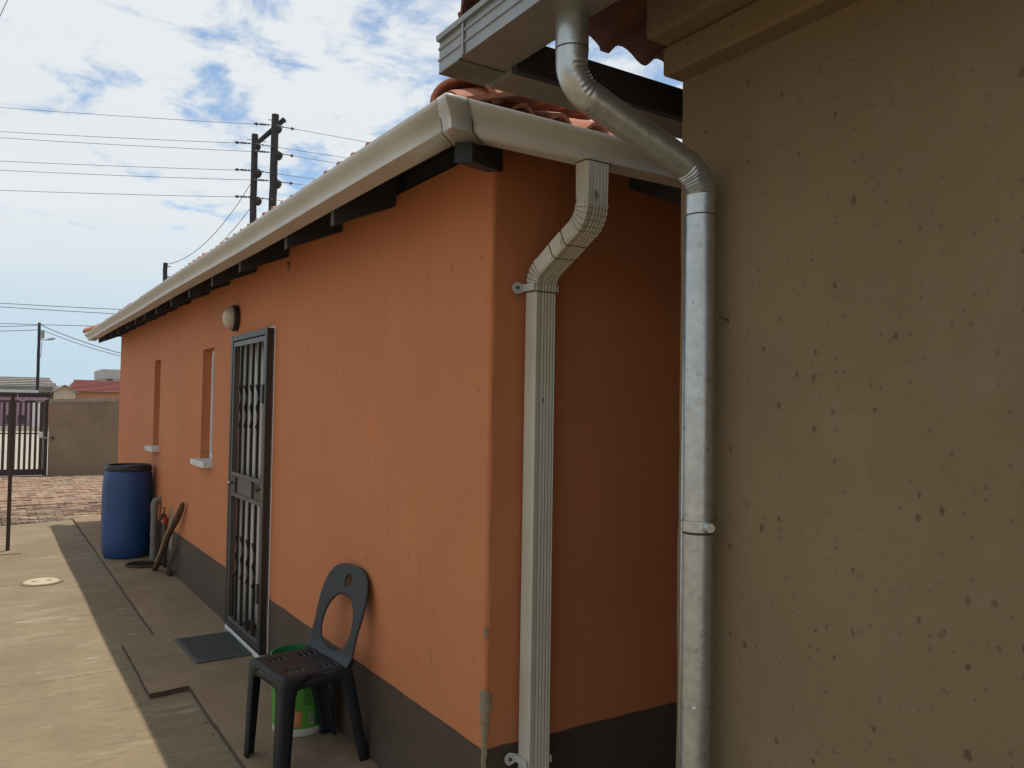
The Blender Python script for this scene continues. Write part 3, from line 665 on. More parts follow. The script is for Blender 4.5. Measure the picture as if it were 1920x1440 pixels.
for z in (GB-.004, 2.02): collar((DX, 2.115 if z > 2.2 else 2.405, z), (DX, 2.115 if z > 2.2 else 2.405, z-.004), 0, 'seam', 'seam_dark', 1.03)
for i in range(5):        # dark bands in the crimps
    q = b2[2+2*i]; q2 = b2[3+2*i]; d = (q2-q); collar(q-d*.08, q+d*.08, 0, 'seam', 'seam_dark', .99)
    q = b1[2+2*i]; q2 = b1[3+2*i]; d = (q2-q); collar(q-d*.08, q+d*.08, 0, 'seam', 'seam_dark', .99)
for z in (2.035, .345):   # straps with a screw tab
    m = MB(); m.box(DX-.0545, DX-.0515, 2.372, 2.448, z-.013, z+.013); m.box(DX-.053, DX+.053, 2.4445, 2.4475, z-.012, z+.012); m.box(DX+.0515, DX+.0545, 2.372, 2.448, z-.013, z+.013)
    n = 14; tab = [(DX-.053+ .0, 2.446, z+.018), (DX-.053, 2.446, z-.018)]
    pts = [(DX-.075-.022*math.sin(math.pi*k/n), z+.022*math.cos(math.pi*k/n)) for k in range(n+1)]+[(DX-.05, z-.014), (DX-.05, z+.014)]
    v = [(a, 2.444, b) for a, b in pts]+[(a, 2.448, b) for a, b in pts]; k = len(pts)
    m.add(v, [tuple(range(k)), tuple(range(k, 2*k))[::-1]]+[(i, i+k, (i+1) % k+k, (i+1) % k) for i in range(k)])
    br = m.build('bracket', 'gutter_paint', dp)
    MB().tube([(DX-.077, 2.4435, z), (DX-.077, 2.438, z)], .006, 8).build('screw', 'rust', dp)
MB().box(1.602, 1.612, 2.4575, 2.4585, 1.985, 2.012).build('wall_stain', 'bare_cement', house)
# windows
for wi, (y0, y1, z0, z1) in enumerate(ops[1:]):
    x0 = AX+.070
    fr = MB(); fw = .045
    fr.box(x0, x0+.05, y0+.002, y0+fw, z0+.002, z1-.002); fr.box(x0, x0+.05, y1-fw, y1-.002, z0+.002, z1-.002)
    fr.box(x0, x0+.05, y0+fw, y1-fw, z0+.002, z0+fw); fr.box(x0, x0+.05, y0+fw, y1-fw, z1-fw, z1-.002)
    wf = tag(fr.build('window', 'white_paint', house, bevel=.004), 'white framed slit window set back in the orange wall')
    MB().box(x0+.02, x0+.026, y0+fw, y1-fw, z0+fw, z1-fw).build('pane', 'glass', wf)
    MB().box(AX+.11, AX+.118, y0-.05, y1+.05, z0-.05, z1+.05).build('curtain', 'curtain', wf)
    s = MB(); s.box(AX-.075, AX+.069, y0-.035, y1+.03, z0-.045, z0+.004); s.build('sill', 'sill_paint', house, bevel=.006)
# door frame, leaf, curtain
df = MB(); y0, y1, z0, z1 = ops[0]
df.box(AX+.03, AX+.15, y0+.002, y0+.035, z0+.002, z1-.002); df.box(AX+.03, AX+.15, y1-.035, y1-.002, z0+.002, z1-.002); df.box(AX+.03, AX+.15, y0+.035, y1-.035, z1-.04, z1-.002)
tag(df.build('door_frame', 'white_paint', house, bevel=.004), 'pale painted steel frame of the doorway')
st = MB(); st.box(AX-.045, AX+.15, y0-.0, y1+.02, .0, .038); tag(st.build('threshold', 'sill_paint', house, bevel=.008), 'worn pale cement threshold under the gate')
dl = MB(); dl.box(AX+.075, AX+.11, y0+.037, y0+.44, z0+.01, z1-.045)
door = dl.build('door', 'wood_door', house, bevel=.004)
for zc, hh in ((.30, .62), (1.18, .80)): MB().box(AX+.067, AX+.0745, y0+.24, y0+.41, zc, zc+hh).build('panel', 'wood_door', door, bevel=.004)
MB().tube([(AX+.08, y0+.425, 1.02), (AX+.04, y0+.425, 1.02), (AX+.016, y0+.35, 1.02)], .009, 8).build('handle', 'galvanised', door, smooth=True)
cu = MB(); n = 60; v = []
for z in (.10, .6, 1.3, 2.01):
    for i in range(n+1):
        t = i/n; v.append((AX+.075+.014*math.sin(t*44+z)+.009*math.sin(t*17+2*z), 5.525+.35*t, z))
for q_ in range(3): cu.f += [(q_*(n+1)+i, q_*(n+1)+i+1, (q_+1)*(n+1)+i+1, (q_+1)*(n+1)+i) for i in range(n)]
cu.v = v; cu.build('curtain', 'curtain', house, smooth=True, solid=.003)
# security gate
sg = MB(); gx = AX-.032; ga0, ga1, gz0, gz1 = 5.055, 5.935, .045, 2.075
sg.box(gx-.018, gx+.022, ga0, ga0+.045, gz0, gz1); sg.box(gx-.018, gx+.022, ga1-.045, ga1, gz0, gz1)
sg.box(gx-.018, gx+.022, ga0+.045, ga1-.045, gz1-.04, gz1); sg.box(gx-.018, gx+.022, ga0+.045, ga1-.045, gz0, gz0+.03)
gate = tag(sg.build('security_gate', 'steel_dark', house, bevel=.003), 'dark steel security gate with trellis bars over the doorway')
lf = MB(); a0, a1, lz0, lz1 = ga0+.05, ga1-.05, gz0+.035, gz1-.046
lf.box(gx-.014, gx+.014, a0, a0+.03, lz0, lz1); lf.box(gx-.014, gx+.014, a1-.03, a1, lz0, lz1)
lf.box(gx-.014, gx+.014, a0+.03, a1-.03, lz1-.035, lz1); lf.box(gx-.014, gx+.014, a0+.03, a1-.03, lz0, lz0+.03)
lf.build('leaf_frame', 'steel_grey', gate, bevel=.003)
for z in (1.105, .965): MB().box(gx-.0155, gx+.0155, a0+.03, a1-.03, z-.014, z+.014).build('cross_rail', 'steel_grey', gate, bevel=.002)
nb = 4; bys = [a0+.03+(a1-a0-.06)*(i+1)/(nb+1) for i in range(nb)]
for by in bys:
    MB().box(gx-.009, gx+.009, by-.010, by+.010, 1.119, lz1-.035).build('bar', 'steel_dark', gate)
    MB().box(gx-.009, gx+.009, by-.010, by+.010, lz0+.03, .951).build('bar', 'steel_dark', gate)
    for zt in (1.70, .68):
        m = MB(); h = .0 ; zs = [zt, zt-.085, zt-.17, zt-.255, zt-.30]
        zs = [zt, zt-.065, zt-.13, zt-.195, zt-.26]
        for i in range(4):
            ya = by if i % 2 == 0 else by-.062; yb = by-.062 if i % 2 == 0 else by
            m.bar((gx-.012, ya, zs[i]), (gx-.012, yb, zs[i+1]), .009, .010, up=(1, 0, 0))
        m.build('trellis_link', 'steel_dark', gate)
        MB().lathe([(.004, -.012), (.016, -.006), (.016, .006), (.004, .012)], (gx-.006, by, zt+.012), 10).build('rivet', 'steel_dark', gate)
lk = MB(); lk.box(gx-.022, gx+.022, a1-.16, a1-.03, .982, 1.088); lo = lk.build('lock_box', 'steel_dark', gate, bevel=.003)
MB().box(gx-.010, gx+.010, a0+.25, a1-.17, .982, 1.088).build('lock_plate', 'steel_grey', gate)
MB().tube([(gx-.022, a1-.075, 1.045), (gx-.05, a1-.075, 1.045)], .011, 10).build('knob', 'galvanised', lo, smooth=True)
MB().box(gx-.026, gx+.024, a0-.006, a0+.034, 1.60, 1.72).build('hinge', 'steel_dark', gate); MB().box(gx-.026, gx+.024, a0-.006, a0+.034, .35, .47).build('hinge', 'steel_dark', gate)
# white filler line where the frame meets the plaster
fl = MB(); fl.box(AX-.004, AX+.002, ga0-.012, ga0-.001, .05, gz1+.004); fl.box(AX-.004, AX+.002, ga0-.012, ga1, gz1+.0045, gz1+.012)
fl.build('filler', 'white_paint', house)
# small dark drip under a rafter
MB().lathe([(.003, -.03), (.010, -.012), (.012, .012), (.004, .026)], (AX-.008, 4.80, 2.43), 8).build('wasp_nest', 'bare_cement', house)

# ------------------------------------------------------------------ wall light
wl = empty('wall_light', (AX, 5.985, 2.10), 'round bulkhead wall light with cream globe and dark base above the door', 'light')
def lathe_x(prof, c, n=32):
    m = MB(); v = [(c[0]-h, c[1]+r*math.cos(2*math.pi*k/n), c[2]+r*1.08*math.sin(2*math.pi*k/n)) for r, h in prof for k in range(n)]
    f = [(i*n+k, i*n+(k+1) % n, (i+1)*n+(k+1) % n, (i+1)*n+k) for i in range(len(prof)-1) for k in range(n)]
    f += [tuple(range(n))[::-1], tuple((len(prof)-1)*n+k for k in range(n))]
    return m.add(v, f)
LC = (AX, 5.985, 2.213)
lathe_x([(.088, .0005), (.088, .036), (.082, .041)], LC).build('base', 'black_plastic', wl, auto=35)
lathe_x([(.077, .0412), (.077, .050), (.072, .066), (.060, .082), (.042, .094), (.022, .100), (.004, .102)], LC).build('globe', 'globe', wl, auto=50)

# ------------------------------------------------------------------ tan house
TX, TY, TZ = 1.53, 1.557, 2.475
th = empty('tan_house', (TX, TY, 0), 'unpainted tan plastered house with pitted wall and galvanised downpipe', 'house')
m = MB(); nseg = 40
# wall with a hand-plastered, slightly uneven corner
v = []; f = []
for j in range(nseg+1):
    z = -.1+(TZ+.1)*j/nseg; wv = .004*noise.noise((z*3, 4, 7))+.0025*noise.noise((z*11, 2, 1))
    for x, y in ((TX, -3.0), (TX+.0, 0.8), (TX, TY-.02+wv), (TX+.006, TY-.004+wv), (TX+.02, TY+wv), (7.6, TY)): v.append((x, y, z))
for j in range(nseg):
    for i in range(5): f.append((j*6+i, j*6+i+1, (j+1)*6+i+1, (j+1)*6+i))
m.add(v, f); m.add([(TX, -3, -.1), (7.6, -3, -.1), (7.6, -3, TZ), (TX, -3, TZ)], [(0, 1, 2, 3)]); m.add([(7.6, -3, -.1), (7.6, TY, -.1), (7.6, TY, TZ), (7.6, -3, TZ)], [(0, 1, 2, 3)])
tw = m.build('wall', 'tan_plaster', th)
tag(tw, 'bare tan cement plaster with small dark pits')
MB().box(TX-.067, 7.6, -3.0, TY-.002, TZ, 2.553).build('cornice', 'tan_plaster', th, bevel=.008)
MB().box(TX-.132, 7.6, -3.0, TY-.004, 2.555, 2.74).build('cornice', 'tan_plaster', th, bevel=.012)
# roof: eave lines
tEX, tEY, tEZ = 1.10, 1.775, 2.602
tB = 7.6+.43; tux = (tB-tEX)/2; tRX = tEX+tux; tRZ = tEZ+SL*tux; tNY = -3.43
dk = MB()
def tp(x, y): return (x, y, tEZ+SL*min(x-tEX, tEY-y, tB-x, y-tNY))
ii = .42
pts = [tp(tEX+ii, tEY-ii), tp(tEX+ii, tNY+ii), tp(tB-ii, tNY+ii), tp(tB-ii, tEY-ii)]
cy = (tEY+tNY)/2; hy = (tEY-tNY)/2
if hy < tux: rA = (tEX+hy, cy, tEZ+SL*hy); rB = (tB-hy, cy, tEZ+SL*hy); dk.add(pts+[rA, rB], [(0, 1, 4), (1, 2, 5, 4), (2, 3, 5), (3, 0, 4, 5)])
else: rA = (tRX, tEY-tux, tRZ); rB = (tRX, tNY+tux, tRZ); dk.add(pts+[rA, rB], [(0, 1, 5, 4), (1, 2, 5), (2, 3, 4, 5), (3, 0, 4)])
troof = dk.build('roof', 'roof_felt', th, solid=.012)
tile_old = MB().add(TV, TF).mesh('tile', 'clay_tile_old', False)
rest2 = MB(); nc2 = 10
kA = lambda p: (p.x-tEX) < (tEY-p.y)+.12 and (p.x-tEX) < (p.y-tNY)
kF = lambda p: (tEY-p.y) < (p.x-tEX)+.12 and (tEY-p.y) < (tB-p.x)
roof_slope(troof, (tEX-.075, tNY, tEZ-.015), (0, 1, 0), (1, 0, 0), SL, tEY-tNY+.06, nc2, kA, lambda c, p: c < 2 and p.y > -.5, '', tile_old, rest2)
roof_slope(troof, (tEX-.03, tEY, tEZ), (1, 0, 0), (0, -1, 0), SL, tB-tEX+.06, nc2, kF, lambda c, p: c < 3 and p.x < 3.2, '', tile_old, rest2)
tag(rest2.build('roof_tiling', 'clay_tile_old', troof), kind='stuff')
capold = cap_tile_mesh('ridge_tile', 'clay_tile_old')
cap_row(troof, Vector((tEX-.05, tEY+.05, tEZ)), rA, capold, .05)
# battens under the overhanging tiles
for k in range(1, 4):
    d = .03+k*.34*.92; MB().box(tEX+d+.05, 3.5, tEY-d-.06, tEY-d-.02, tEZ+SL*d-.03, tEZ+SL*d+.008).build('batten', 'dark_timber', troof)
# galvanised box gutter: run along the long eave and return along the end
def box_gutter(name, P0, P1, outn, w=.14, h=.095, mt='galvanised_gutter'):
    """P0-P1 front bottom edge, outn the outward horizontal normal"""
    P0 = Vector(P0); P1 = Vector(P1); o = Vector(outn); up = Vector((0, 0, 1)); m = MB()
    prof = [(-w, h*.98), (-w, 0), (0, 0), (0, h*.30), (.004, h*.32), (.004, h*.36), (0, h*.38), (0, h*.62), (.004, h*.64), (.004, h*.68), (0, h*.70), (0, h*.86), (.010, h*.88), (.012, h), (.004, h*1.02)]
    v = [p+o*u+up*z for u, z in prof for p in (P0, P1)]
    m.add(v, [(2*i, 2*i+1, 2*i+3, 2*i+2) for i in range(len(prof)-1)])
    c = [0, 1, 2, 13]
    m.add([P1+o*u+up*z for u, z in prof[:14]], [tuple(range(14))]); m.add([P0+o*u+up*z for u, z in prof[:14]], [tuple(range(14))])
    return m.build(name, mt, th, solid=.002)
tg = box_gutter('gutter', (1.0, -3.2, 2.503), (1.0, 1.93, 2.503), (-1, 0, 0))
tag(tg, 'weathered galvanised box gutter with pressed ribs')
tg2 = MB().box(.998, 1.143, 1.822, 1.930, 2.498, 2.501).build('gutter_patch', 'pvc_grey', tg)
tg3 = box_gutter('gutter', (1.143, 1.905, 2.488), (5.0, 1.905, 2.488), (0, 1, 0), w=.115, h=.085)
# dark fascia board the end gutter hangs on
MB().box(1.145, 5.0, 1.768, 1.788, 2.489, 2.578).build('fascia', 'dark_timber', th)
sj = MB(); sj.box(.9935, .9975, 1.79, 1.80, 2.502, 2.60); sj.build('joint', 'galvanised_gutter', tg)
# sag of plastic underlay near the gutter
ul = MB(); n = 14; v = []
for i in range(n+1):
    t = i/n; yy = 1.60+.17*t
    for k in range(5):
        s_ = k/4; v.append((1.145+.16*s_, yy, 2.60-.035*math.sin(math.pi*s_)*(1-.3*math.cos(t*5))+.004*noise.noise((i, k, 3))+.03*s_))
ul.add(v, [(i*5+k, i*5+k+1, (i+1)*5+k+1, (i+1)*5+k) for i in range(n) for k in range(4)]); ul.build('underlay', 'roof_felt', th, smooth=True)
# round galvanised downpipe
PRr = .0375
B0 = (1.108, 1.478, 2.51); B1 = (1.108, 1.478, 2.345); B2 = (1.474, 1.424, 2.185); B3 = (1.474, 1.424, -.02)
pth = [Vector(B0), Vector((1.108, 1.478, 2.43))]; rr = [PRr*1.03, PRr*1.03]
e1 = bend(B0, B1, B2, .085, 18); e2 = bend(B1, B2, B3, .085, 18)
pat = [1.0, 1.035, .965]
for i, q in enumerate(e1): pth.append(q); rr.append(PRr*(1.0 if i in (0, 18) else (1.006 if i % 2 else .994)))
for t in (.25, .5, .75): pth.append(e1[-1].lerp(e2[0], t)); rr.append(PRr*1.0)
for i, q in enumerate(e2): pth.append(q); rr.append(PRr*(1.0 if i in (0, 18) else (1.006 if i % 2 else .994)))
for z in (2.07, 1.5, 1.0, .5, -.02): pth.append(Vector((B3[0], B3[1], z))); rr.append(PRr*.985)
pm = MB().tube(pth, rr, 40)
def crimp(first, pts, pa, pb, pc):
    cen = ((Vector(pa)-Vector(pb)).normalized()+(Vector(pc)-Vector(pb)).normalized()).normalized()
    for i in range(1, len(pts)-1):
        if i % 2: continue
        for k in range(40):
            q = Vector(pm.v[(first+i)*40+k]); d = q-pts[i]; c = d.normalized().dot(cen)
            if c > -.85: pm.v[(first+i)*40+k] = tuple(pts[i]+d*(1-(.075+.02*math.sin(i*2.3))*min(1, (c+.85)/1.1)))
crimp(2, e1, B0, B1, B2); crimp(2+19+3, e2, B1, B2, B3)
pp = pm.build('downpipe', 'galvanised', th, auto=20)
tag(pp, 'round galvanised downpipe with crimped elbows and a strap')
def ring(z, r, h, name, mt, x=B3[0], y=B3[1]):
    MB().lathe([(PRr*.9, 0), (r, 0), (r, h), (PRr*.9, h)], (x, y, z), 40, cap=False).build(name, mt, pp, auto=40)
ring(2.085, PRr*1.018, .035, 'joint', 'galvanised'); ring(2.082, PRr*1.010, .003, 'seam', 'seam_dark'); ring(2.425, PRr*1.045, .003, 'seam', 'seam_dark', B0[0], B0[1])
ring(1.305, PRr*1.05, .026, 'strap', 'galvanised'); ring(1.305, PRr*1.08, .004, 'strap', 'galvanised'); ring(1.327, PRr*1.08, .004, 'strap', 'galvanised'); ring(1.298, PRr*1.02, .006, 'seam', 'seam_dark')
sm = MB(); sm.tube([(B3[0]-.03, B3[1]+.024, 2.08), (B3[0]-.03, B3[1]+.024, 0)], .0025, 6); sm.build('lock_seam', 'galvanised', pp, smooth=True)
MB().tube([(B3[0]-.006, B3[1]-PRr*.99-.004, 1.318), (B3[0]-.012, B3[1]-PRr-.016, 1.318)], [.015, .011], 10).build('strap_screw', 'galvanised', pp, auto=40)
MB().lathe([(.001, 0), (.006, .001), (.004, .004)], (B3[0]-PRr*.78, B3[1]-PRr*.63, .885), 8).build('paint_fleck', 'white_paint', pp)
MB().tube([(B3[0]+.025, B3[1]-PRr-.002, 1.832), (B3[0]+.042, B3[1]-PRr-.006, 1.827), (TX-.001, B3[1]-.044, 1.822)], .0025, 6).build('nail', 'rust', pp)

# ------------------------------------------------------------------ plastic chair
CX, CYY = 1.256, 3.610
chair = empty('plastic_chair', (CX, CYY, 0), 'dark plastic stacking chair with oval cut-out back against the orange wall', 'chair')
def W2(x, y, z):       # chair space to world: front of the chair looks towards -X, turned a touch
    a = R(6.5); return (CX+x*math.cos(a)-y*math.sin(a), CYY+x*math.sin(a)+y*math.cos(a), z)
def ell(cx, cy, rx, ry, n=32, p=2.0):
    return [(cx+rx*math.copysign(abs(math.cos(2*math.pi*k/n))**(2/p), math.cos(2*math.pi*k/n)), cy+ry*math.copysign(abs(math.sin(2*math.pi*k/n))**(2/p), math.sin(2*math.pi*k/n))) for k in range(n)]
def rrect(x0, x1, y0, y1, r, n=5):
    o = []
    for cx, cy, a0 in ((x1-r, y1-r, 0), (x0+r, y1-r, 90), (x0+r, y0+r, 180), (x1-r, y0+r, 270)):
        o += [(cx+r*math.cos(R(a0+90*k/n)), cy+r*math.sin(R(a0+90*k/n))) for k in range(n+1)]
    return o
# seat: u = x (front -), v = y
slots = [rrect(-.135+.028*k-.006, -.135+.028*k+.006, s*.095-.018, s*.095+.018, .004, 2) for s in (-1, 1) for k in range(3)] + \
        [rrect(.02+.028*k-.006, .02+.028*k+.006, s*.11-.018, s*.11+.018, .004, 2) for s in (-1, 1) for k in range(3)]
def seat_fn(u, v):
    e = min(.195-abs(v)*1.0, u+.205); z = .432-.012*math.exp(-((u-.02)**2+v*v)/.012)
    ed = min(.19-abs(v), u+.205); z -= .010*max(0, 1-ed/.018)**2
    if u > .07: z += (u-.07)**2*2.5
    return W2(u, v, z)
seat = plate(rrect(-.205, .150, -.19, .19, .035), slots, .018, seat_fn).build('seat', 'chair_plastic', chair, smooth=True, solid=.006)
# backrest: v runs up the back from the seat, u across
def back_fn(u, v):
    t = v/.46; x = .112+.108*t+.016*t*t-.22*u*u*(1-.2*t); z = .435+v*.965
    if v < .05: x -= .02*(1-v/.05)**2
    return W2(x, u, z)
ob = []
for k in range(13): ob.append((.214-.008*math.sin(k/12*math.pi), .0+.22*k/12))
for k in range(1, 24):
    a = math.pi*k/24; ob.append((.214*math.copysign(abs(math.cos(a))**.62, math.cos(a)), .22+.20*abs(math.sin(a))**.72))
for k in range(13): ob.append((-.214+.008*math.sin(k/12*math.pi), .22-.22*k/12))
hole = [(x, y) for x, y in ell(0, .158, .140, .125, 36, 2.3)]
hole = [(x*(1.0-.12*((y-.15)/.13)), y) for x, y in hole]
plate(ob, [hole, ell(0, .345, .030, .026, 20)], .0125, back_fn).build('backrest', 'chair_plastic', chair, smooth=True, solid=.007)
# legs: angle sections that splay and taper, blended into the seat by arches
def leg(sx, sy):
    top = (sx*.198 if sx < 0 else .125, sy*.186); bot = (sx*.212 if sx < 0 else .222, sy*.190)
    m = MB(); n = 16; v = []
    for i in range(n+1):
        t = i/n; z = .43*(1-t)
        x = top[0]+(bot[0]-top[0])*t; y = top[1]+(bot[1]-top[1])*t
        wd = .064-.014*t+.085*max(0, 1-t/.20)**2.6; wdx = .062-.014*t+.085*max(0, 1-t/.20)**2.6
        # L: outer corner (x,y); flange along y inward, flange along x inward
        r = .012; c = []
        iy = -sy; ix = -sx
        c.append((x, y+iy*wd)); c.append((x, y+iy*(wd*.5)))
        for k in range(4): a = R(90*k/3); c.append((x+ix*r*(1-math.cos(a)), y+iy*r*(1-math.sin(a))))
        c.append((x+ix*(wdx*.5), y)); c.append((x+ix*wdx, y))
        v += [W2(a, b, z) for a, b in c]
    k = 8; f = [(i*k+j, i*k+j+1, (i+1)*k+j+1, (i+1)*k+j) for i in range(n) for j in range(k-1)]
    m.add(v, f); m.build('leg', 'chair_plastic', chair, smooth=True, solid=.007)
for sx in (-1, 1):
    for sy in (-1, 1): leg(sx, sy)
# skirt under the seat edge
def skirt(p, q, h=.038):
    m = MB(); v = []; n = 12
    for i in range(n+1):
        t = i/n; x = p[0]+(q[0]-p[0])*t; y = p[1]+(q[1]-p[1])*t; hh = h+.02*(abs(2*t-1)**4)
        v += [W2(x*.985, y*.985, .421), W2(x, y, .421-hh)]
    m.add(v, [(2*i, 2*i+2, 2*i+3, 2*i+1) for i in range(n)]); m.build('skirt', 'chair_plastic', chair, smooth=True, solid=.006)
skirt((-.200, -.15), (-.200, .15)); skirt((-.17, -.187), (.11, -.187)); skirt((-.17, .187), (.11, .187))

# ------------------------------------------------------------------ bucket
BXc, BYc = 1.338, 3.955
bu = empty('paint_bucket', (BXc, BYc, 0), 'open green printed bucket with white base behind the plastic chair', 'bucket')
r0, r1, bh_ = .124, .138, .37
def br_(z): return r0+(r1-r0)*z/bh_
m = MB(); pr = [(r0-.012, 0.004), (r0-.004, 0.0), (r0, .006)]+[(br_(z), z) for z in (.02, .038)]
m.lathe(pr, (BXc, BYc, 0), 48, cap=False); m.add([(BXc+(r0-.012)*math.cos(2*math.pi*k/48), BYc+(r0-.012)*math.sin(2*math.pi*k/48), .004) for k in range(48)], [tuple(range(48))])
m.build('base', 'bucket_white', bu, auto=50)
m = MB(); m.lathe([(br_(.038), .038), (br_(.10), .10), (br_(.33), .33), (br_(.33)-.003, .33), (br_(.038)-.003, .040)], (BXc, BYc, 0), 48, cap=False); m.build('body', 'bucket_green', bu, auto=50)
m = MB(); m.lathe([(br_(.33)-.004, .325), (br_(.33)+.008, .325), (br_(.33)+.008, .335), (br_(.34)+.003, .338), (br_(.35)+.003, .352), (br_(.35)+.010, .354), (br_(.36)+.008, .372), (br_(.36)-.002, .374), (br_(.36)-.006, .35), (br_(.3)-.006, .30)], (BXc, BYc, 0), 48, cap=False)
m.build('rim', 'bucket_rim_green', bu, auto=40)
def decal(a0, a1, z0, z1, mt, name, off=.0012):
    m = MB(); n = max(2, int(abs(a1-a0)/4)); v = []
    for z in (z0, z1):
        for i in range(n+1):
            a = R(a0+(a1-a0)*i/n); r = br_(z)+off; v.append((BXc+r*math.cos(a), BYc+r*math.sin(a), z))
    m.add(v, [(i, i+1, n+2+i, n+1+i) for i in range(n)]); m.build(name, mt, bu, smooth=True)
decal(288, 335, .045, .32, 'bucket_dark_green', 'print_panel'); decal(236, 257, .048, .128, 'label_orange', 'print_panel')
rn = random.Random(3)
for k in range(11): decal(260, 260+rn.uniform(14, 25), .262-.011*k, .2655-.011*k, 'ink', 'print_line', .0022)
for k in range(4): decal(238, 238+rn.uniform(8, 16), .112-.014*k, .115-.014*k, 'bucket_white', 'print_line', .0022)
decal(273, 285, .060, .105, 'bucket_white', 'barcode', .0022)
for k in range(6): decal(274+1.8*k, 275+1.8*k, .065, .101, 'ink_black', 'barcode_bar', .003)

# ------------------------------------------------------------------ drum
DC = (1.248, 9.22, 0)
dr = empty('plastic_drum', DC, 'blue plastic drum with black rim standing on the apron by the wall', 'drum')
m = MB(); m.lathe([(.19, .0), (.203, .006), (.219, .03), (.231, .09), (.2385, .18), (.242, .30), (.242, .62), (.2385, .74), (.231, .82), (.219, .87), (.212, .895), (.210, .925)], DC, 56)
m.build('body', 'drum_blue', dr, auto=60)
m = MB(); m.lathe([(.209, .882), (.221, .884), (.226, .892), (.226, .904), (.219, .908), (.217, .938), (.213, .945), (.203, .945), (.201, .915), (.10, .912)], DC, 56, cap=False); m.add([(DC[0]+.10*math.cos(2*math.pi*k/56), DC[1]+.10*math.sin(2*math.pi*k/56), .912) for k in range(56)], [tuple(range(56))]); m.build('lid', 'black_plastic', dr, auto=40)
m = MB(); m.lathe([(.210, .900), (.229, .900), (.231, .908), (.229, .916), (.210, .916)], DC, 56, cap=False); rg = m.build('clamp_ring', 'black_plastic', dr, auto=40)
MB().bar((DC[0]-.10, DC[1]-.215, .908), (DC[0]+.06, DC[1]-.234, .908), .012, .022).build('lever', 'steel_dark', rg)

# ------------------------------------------------------------------ standpipe, tap, stick, gully
sp_ = empty('waste_pipe', (1.462, 8.80, 0), 'grey plastic waste pipe standing against the wall beside the blue drum', 'pipe')
MB().tube([(1.44, 8.80, -.0), (1.44, 8.80, .25), (1.44, 8.81, .52)], .032, 16).build('pipe', 'pvc_grey', sp_, auto=50)
MB().tube([(1.44, 8.81, .50), (1.44, 8.812, .565), (1.452, 8.814, .60), (1.499, 8.816, .61)], [.037, .037, .037, .034], 16).build('elbow', 'pvc_grey', sp_, auto=60)
MB().lathe([(.036, 0), (.036, .03)], (1.44, 8.80, .26), 16, cap=False).build('socket', 'pvc_grey', sp_)
tap = empty('garden_tap', (1.47, 8.38, .5), 'small dull brass tap with red tape on its pipe by the drum', 'tap')
MB().tube([(1.48, 8.40, .0), (1.48, 8.40, .46)], .013, 10).build('riser', 'rust', tap, smooth=True)
MB().tube([(1.48, 8.40, .46), (1.47, 8.38, .50), (1.44, 8.34, .515), (1.42, 8.31, .50), (1.415, 8.305, .47)], [.014, .016, .018, .014, .013], 10).build('spout', 'rust', tap, smooth=True)
MB().tube([(1.455, 8.35, .52), (1.455, 8.35, .565)], .007, 8).build('stem', 'rust', tap); MB().bar((1.47, 8.375, .572), (1.435, 8.315, .59), .012, .008).build('handle', 'rust', tap)
MB().tube([(1.48, 8.40, .42), (1.476, 8.39, .47), (1.45, 8.355, .508)], [.017, .022, .021], 10).build('tape', 'red_tape', tap, smooth=True)
pc = MB(); n = 16; v = [(AX-.0025, 8.22+.0, .42)]
for k in range(n):
    a = 2*math.pi*k/n; v.append((AX-.0025, 8.24+.10*math.cos(a)*(1+.3*noise.noise((k, 1, 1))), .40+.22*math.sin(a)*(1+.3*noise.noise((k, 5, 1)))))
pc.add(v, [(0, 1+k, 1+(k+1) % n) for k in range(n)]); tag(pc.build('plaster_patch', 'bare_cement', house), 'bare cement patch behind the tap')
lg = empty('wooden_stick', (1.40, 8.22, 0), 'rough split branch leaning on the wall over the round drain', 'stick')
pts = []; rs = []
for i in range(15):
    t = i/14; pts.append((1.375+.085*t+.006*math.sin(t*9), 8.30-.78*t+.005*math.sin(t*14), .012+.70*t)); rs.append(.024+.002*math.sin(t*17+1)+.004*t)
rs[-1] = .016; rs[-2] = .026
MB().tube(pts, rs, 10).build('branch', 'stick_bark', lg, smooth=True)
sm = MB()
sm.tube([(p[0]-.022, p[1]-.006, p[2]+.006) for p in pts[1:11]], [.004]+[.011]*8+[.004], 8); sm.build('split_face', 'stick_split', lg, smooth=True)
gl = empty('drain_gully', (1.385, 8.64, 0), 'round dark drain gully let into the concrete below the stick', 'drain')
MB().lathe([(.14, .003), (.165, .004), (.17, .018), (.155, .022), (.145, .008)], (1.33, 8.62, 0), 36, cap=False).build('rim', 'rust', gl, auto=50)
MB().lathe([(.0, .0035), (.146, .0035)], (1.33, 8.62, 0), 36, cap=False).build('basin', 'ink_black', gl)
chn = empty('old_chain', (1.46, 8.15, 0), 'small heap of old chain at the foot of the brown plinth', 'chain')
rn = random.Random(5)
for k in range(12):
    t = k/11; c = Vector((1.455+rn.uniform(-.03, .02), 8.05-.02*k, .02+(.30*max(0, (t-.45))*1.6)))
    m = MB(); a0 = rn.uniform(0, 3); ax = Vector((math.cos(a0), math.sin(a0), 0)); bx = Vector((0, rn.uniform(-.5, .5), 1)).normalized()
    m.tube([c+ax*(.016*math.cos(2*math.pi*j/12))+bx*(.026*math.sin(2*math.pi*j/12)) for j in range(13)], .0055, 6, caps=False); m.build('link', 'rust', chn, smooth=True)

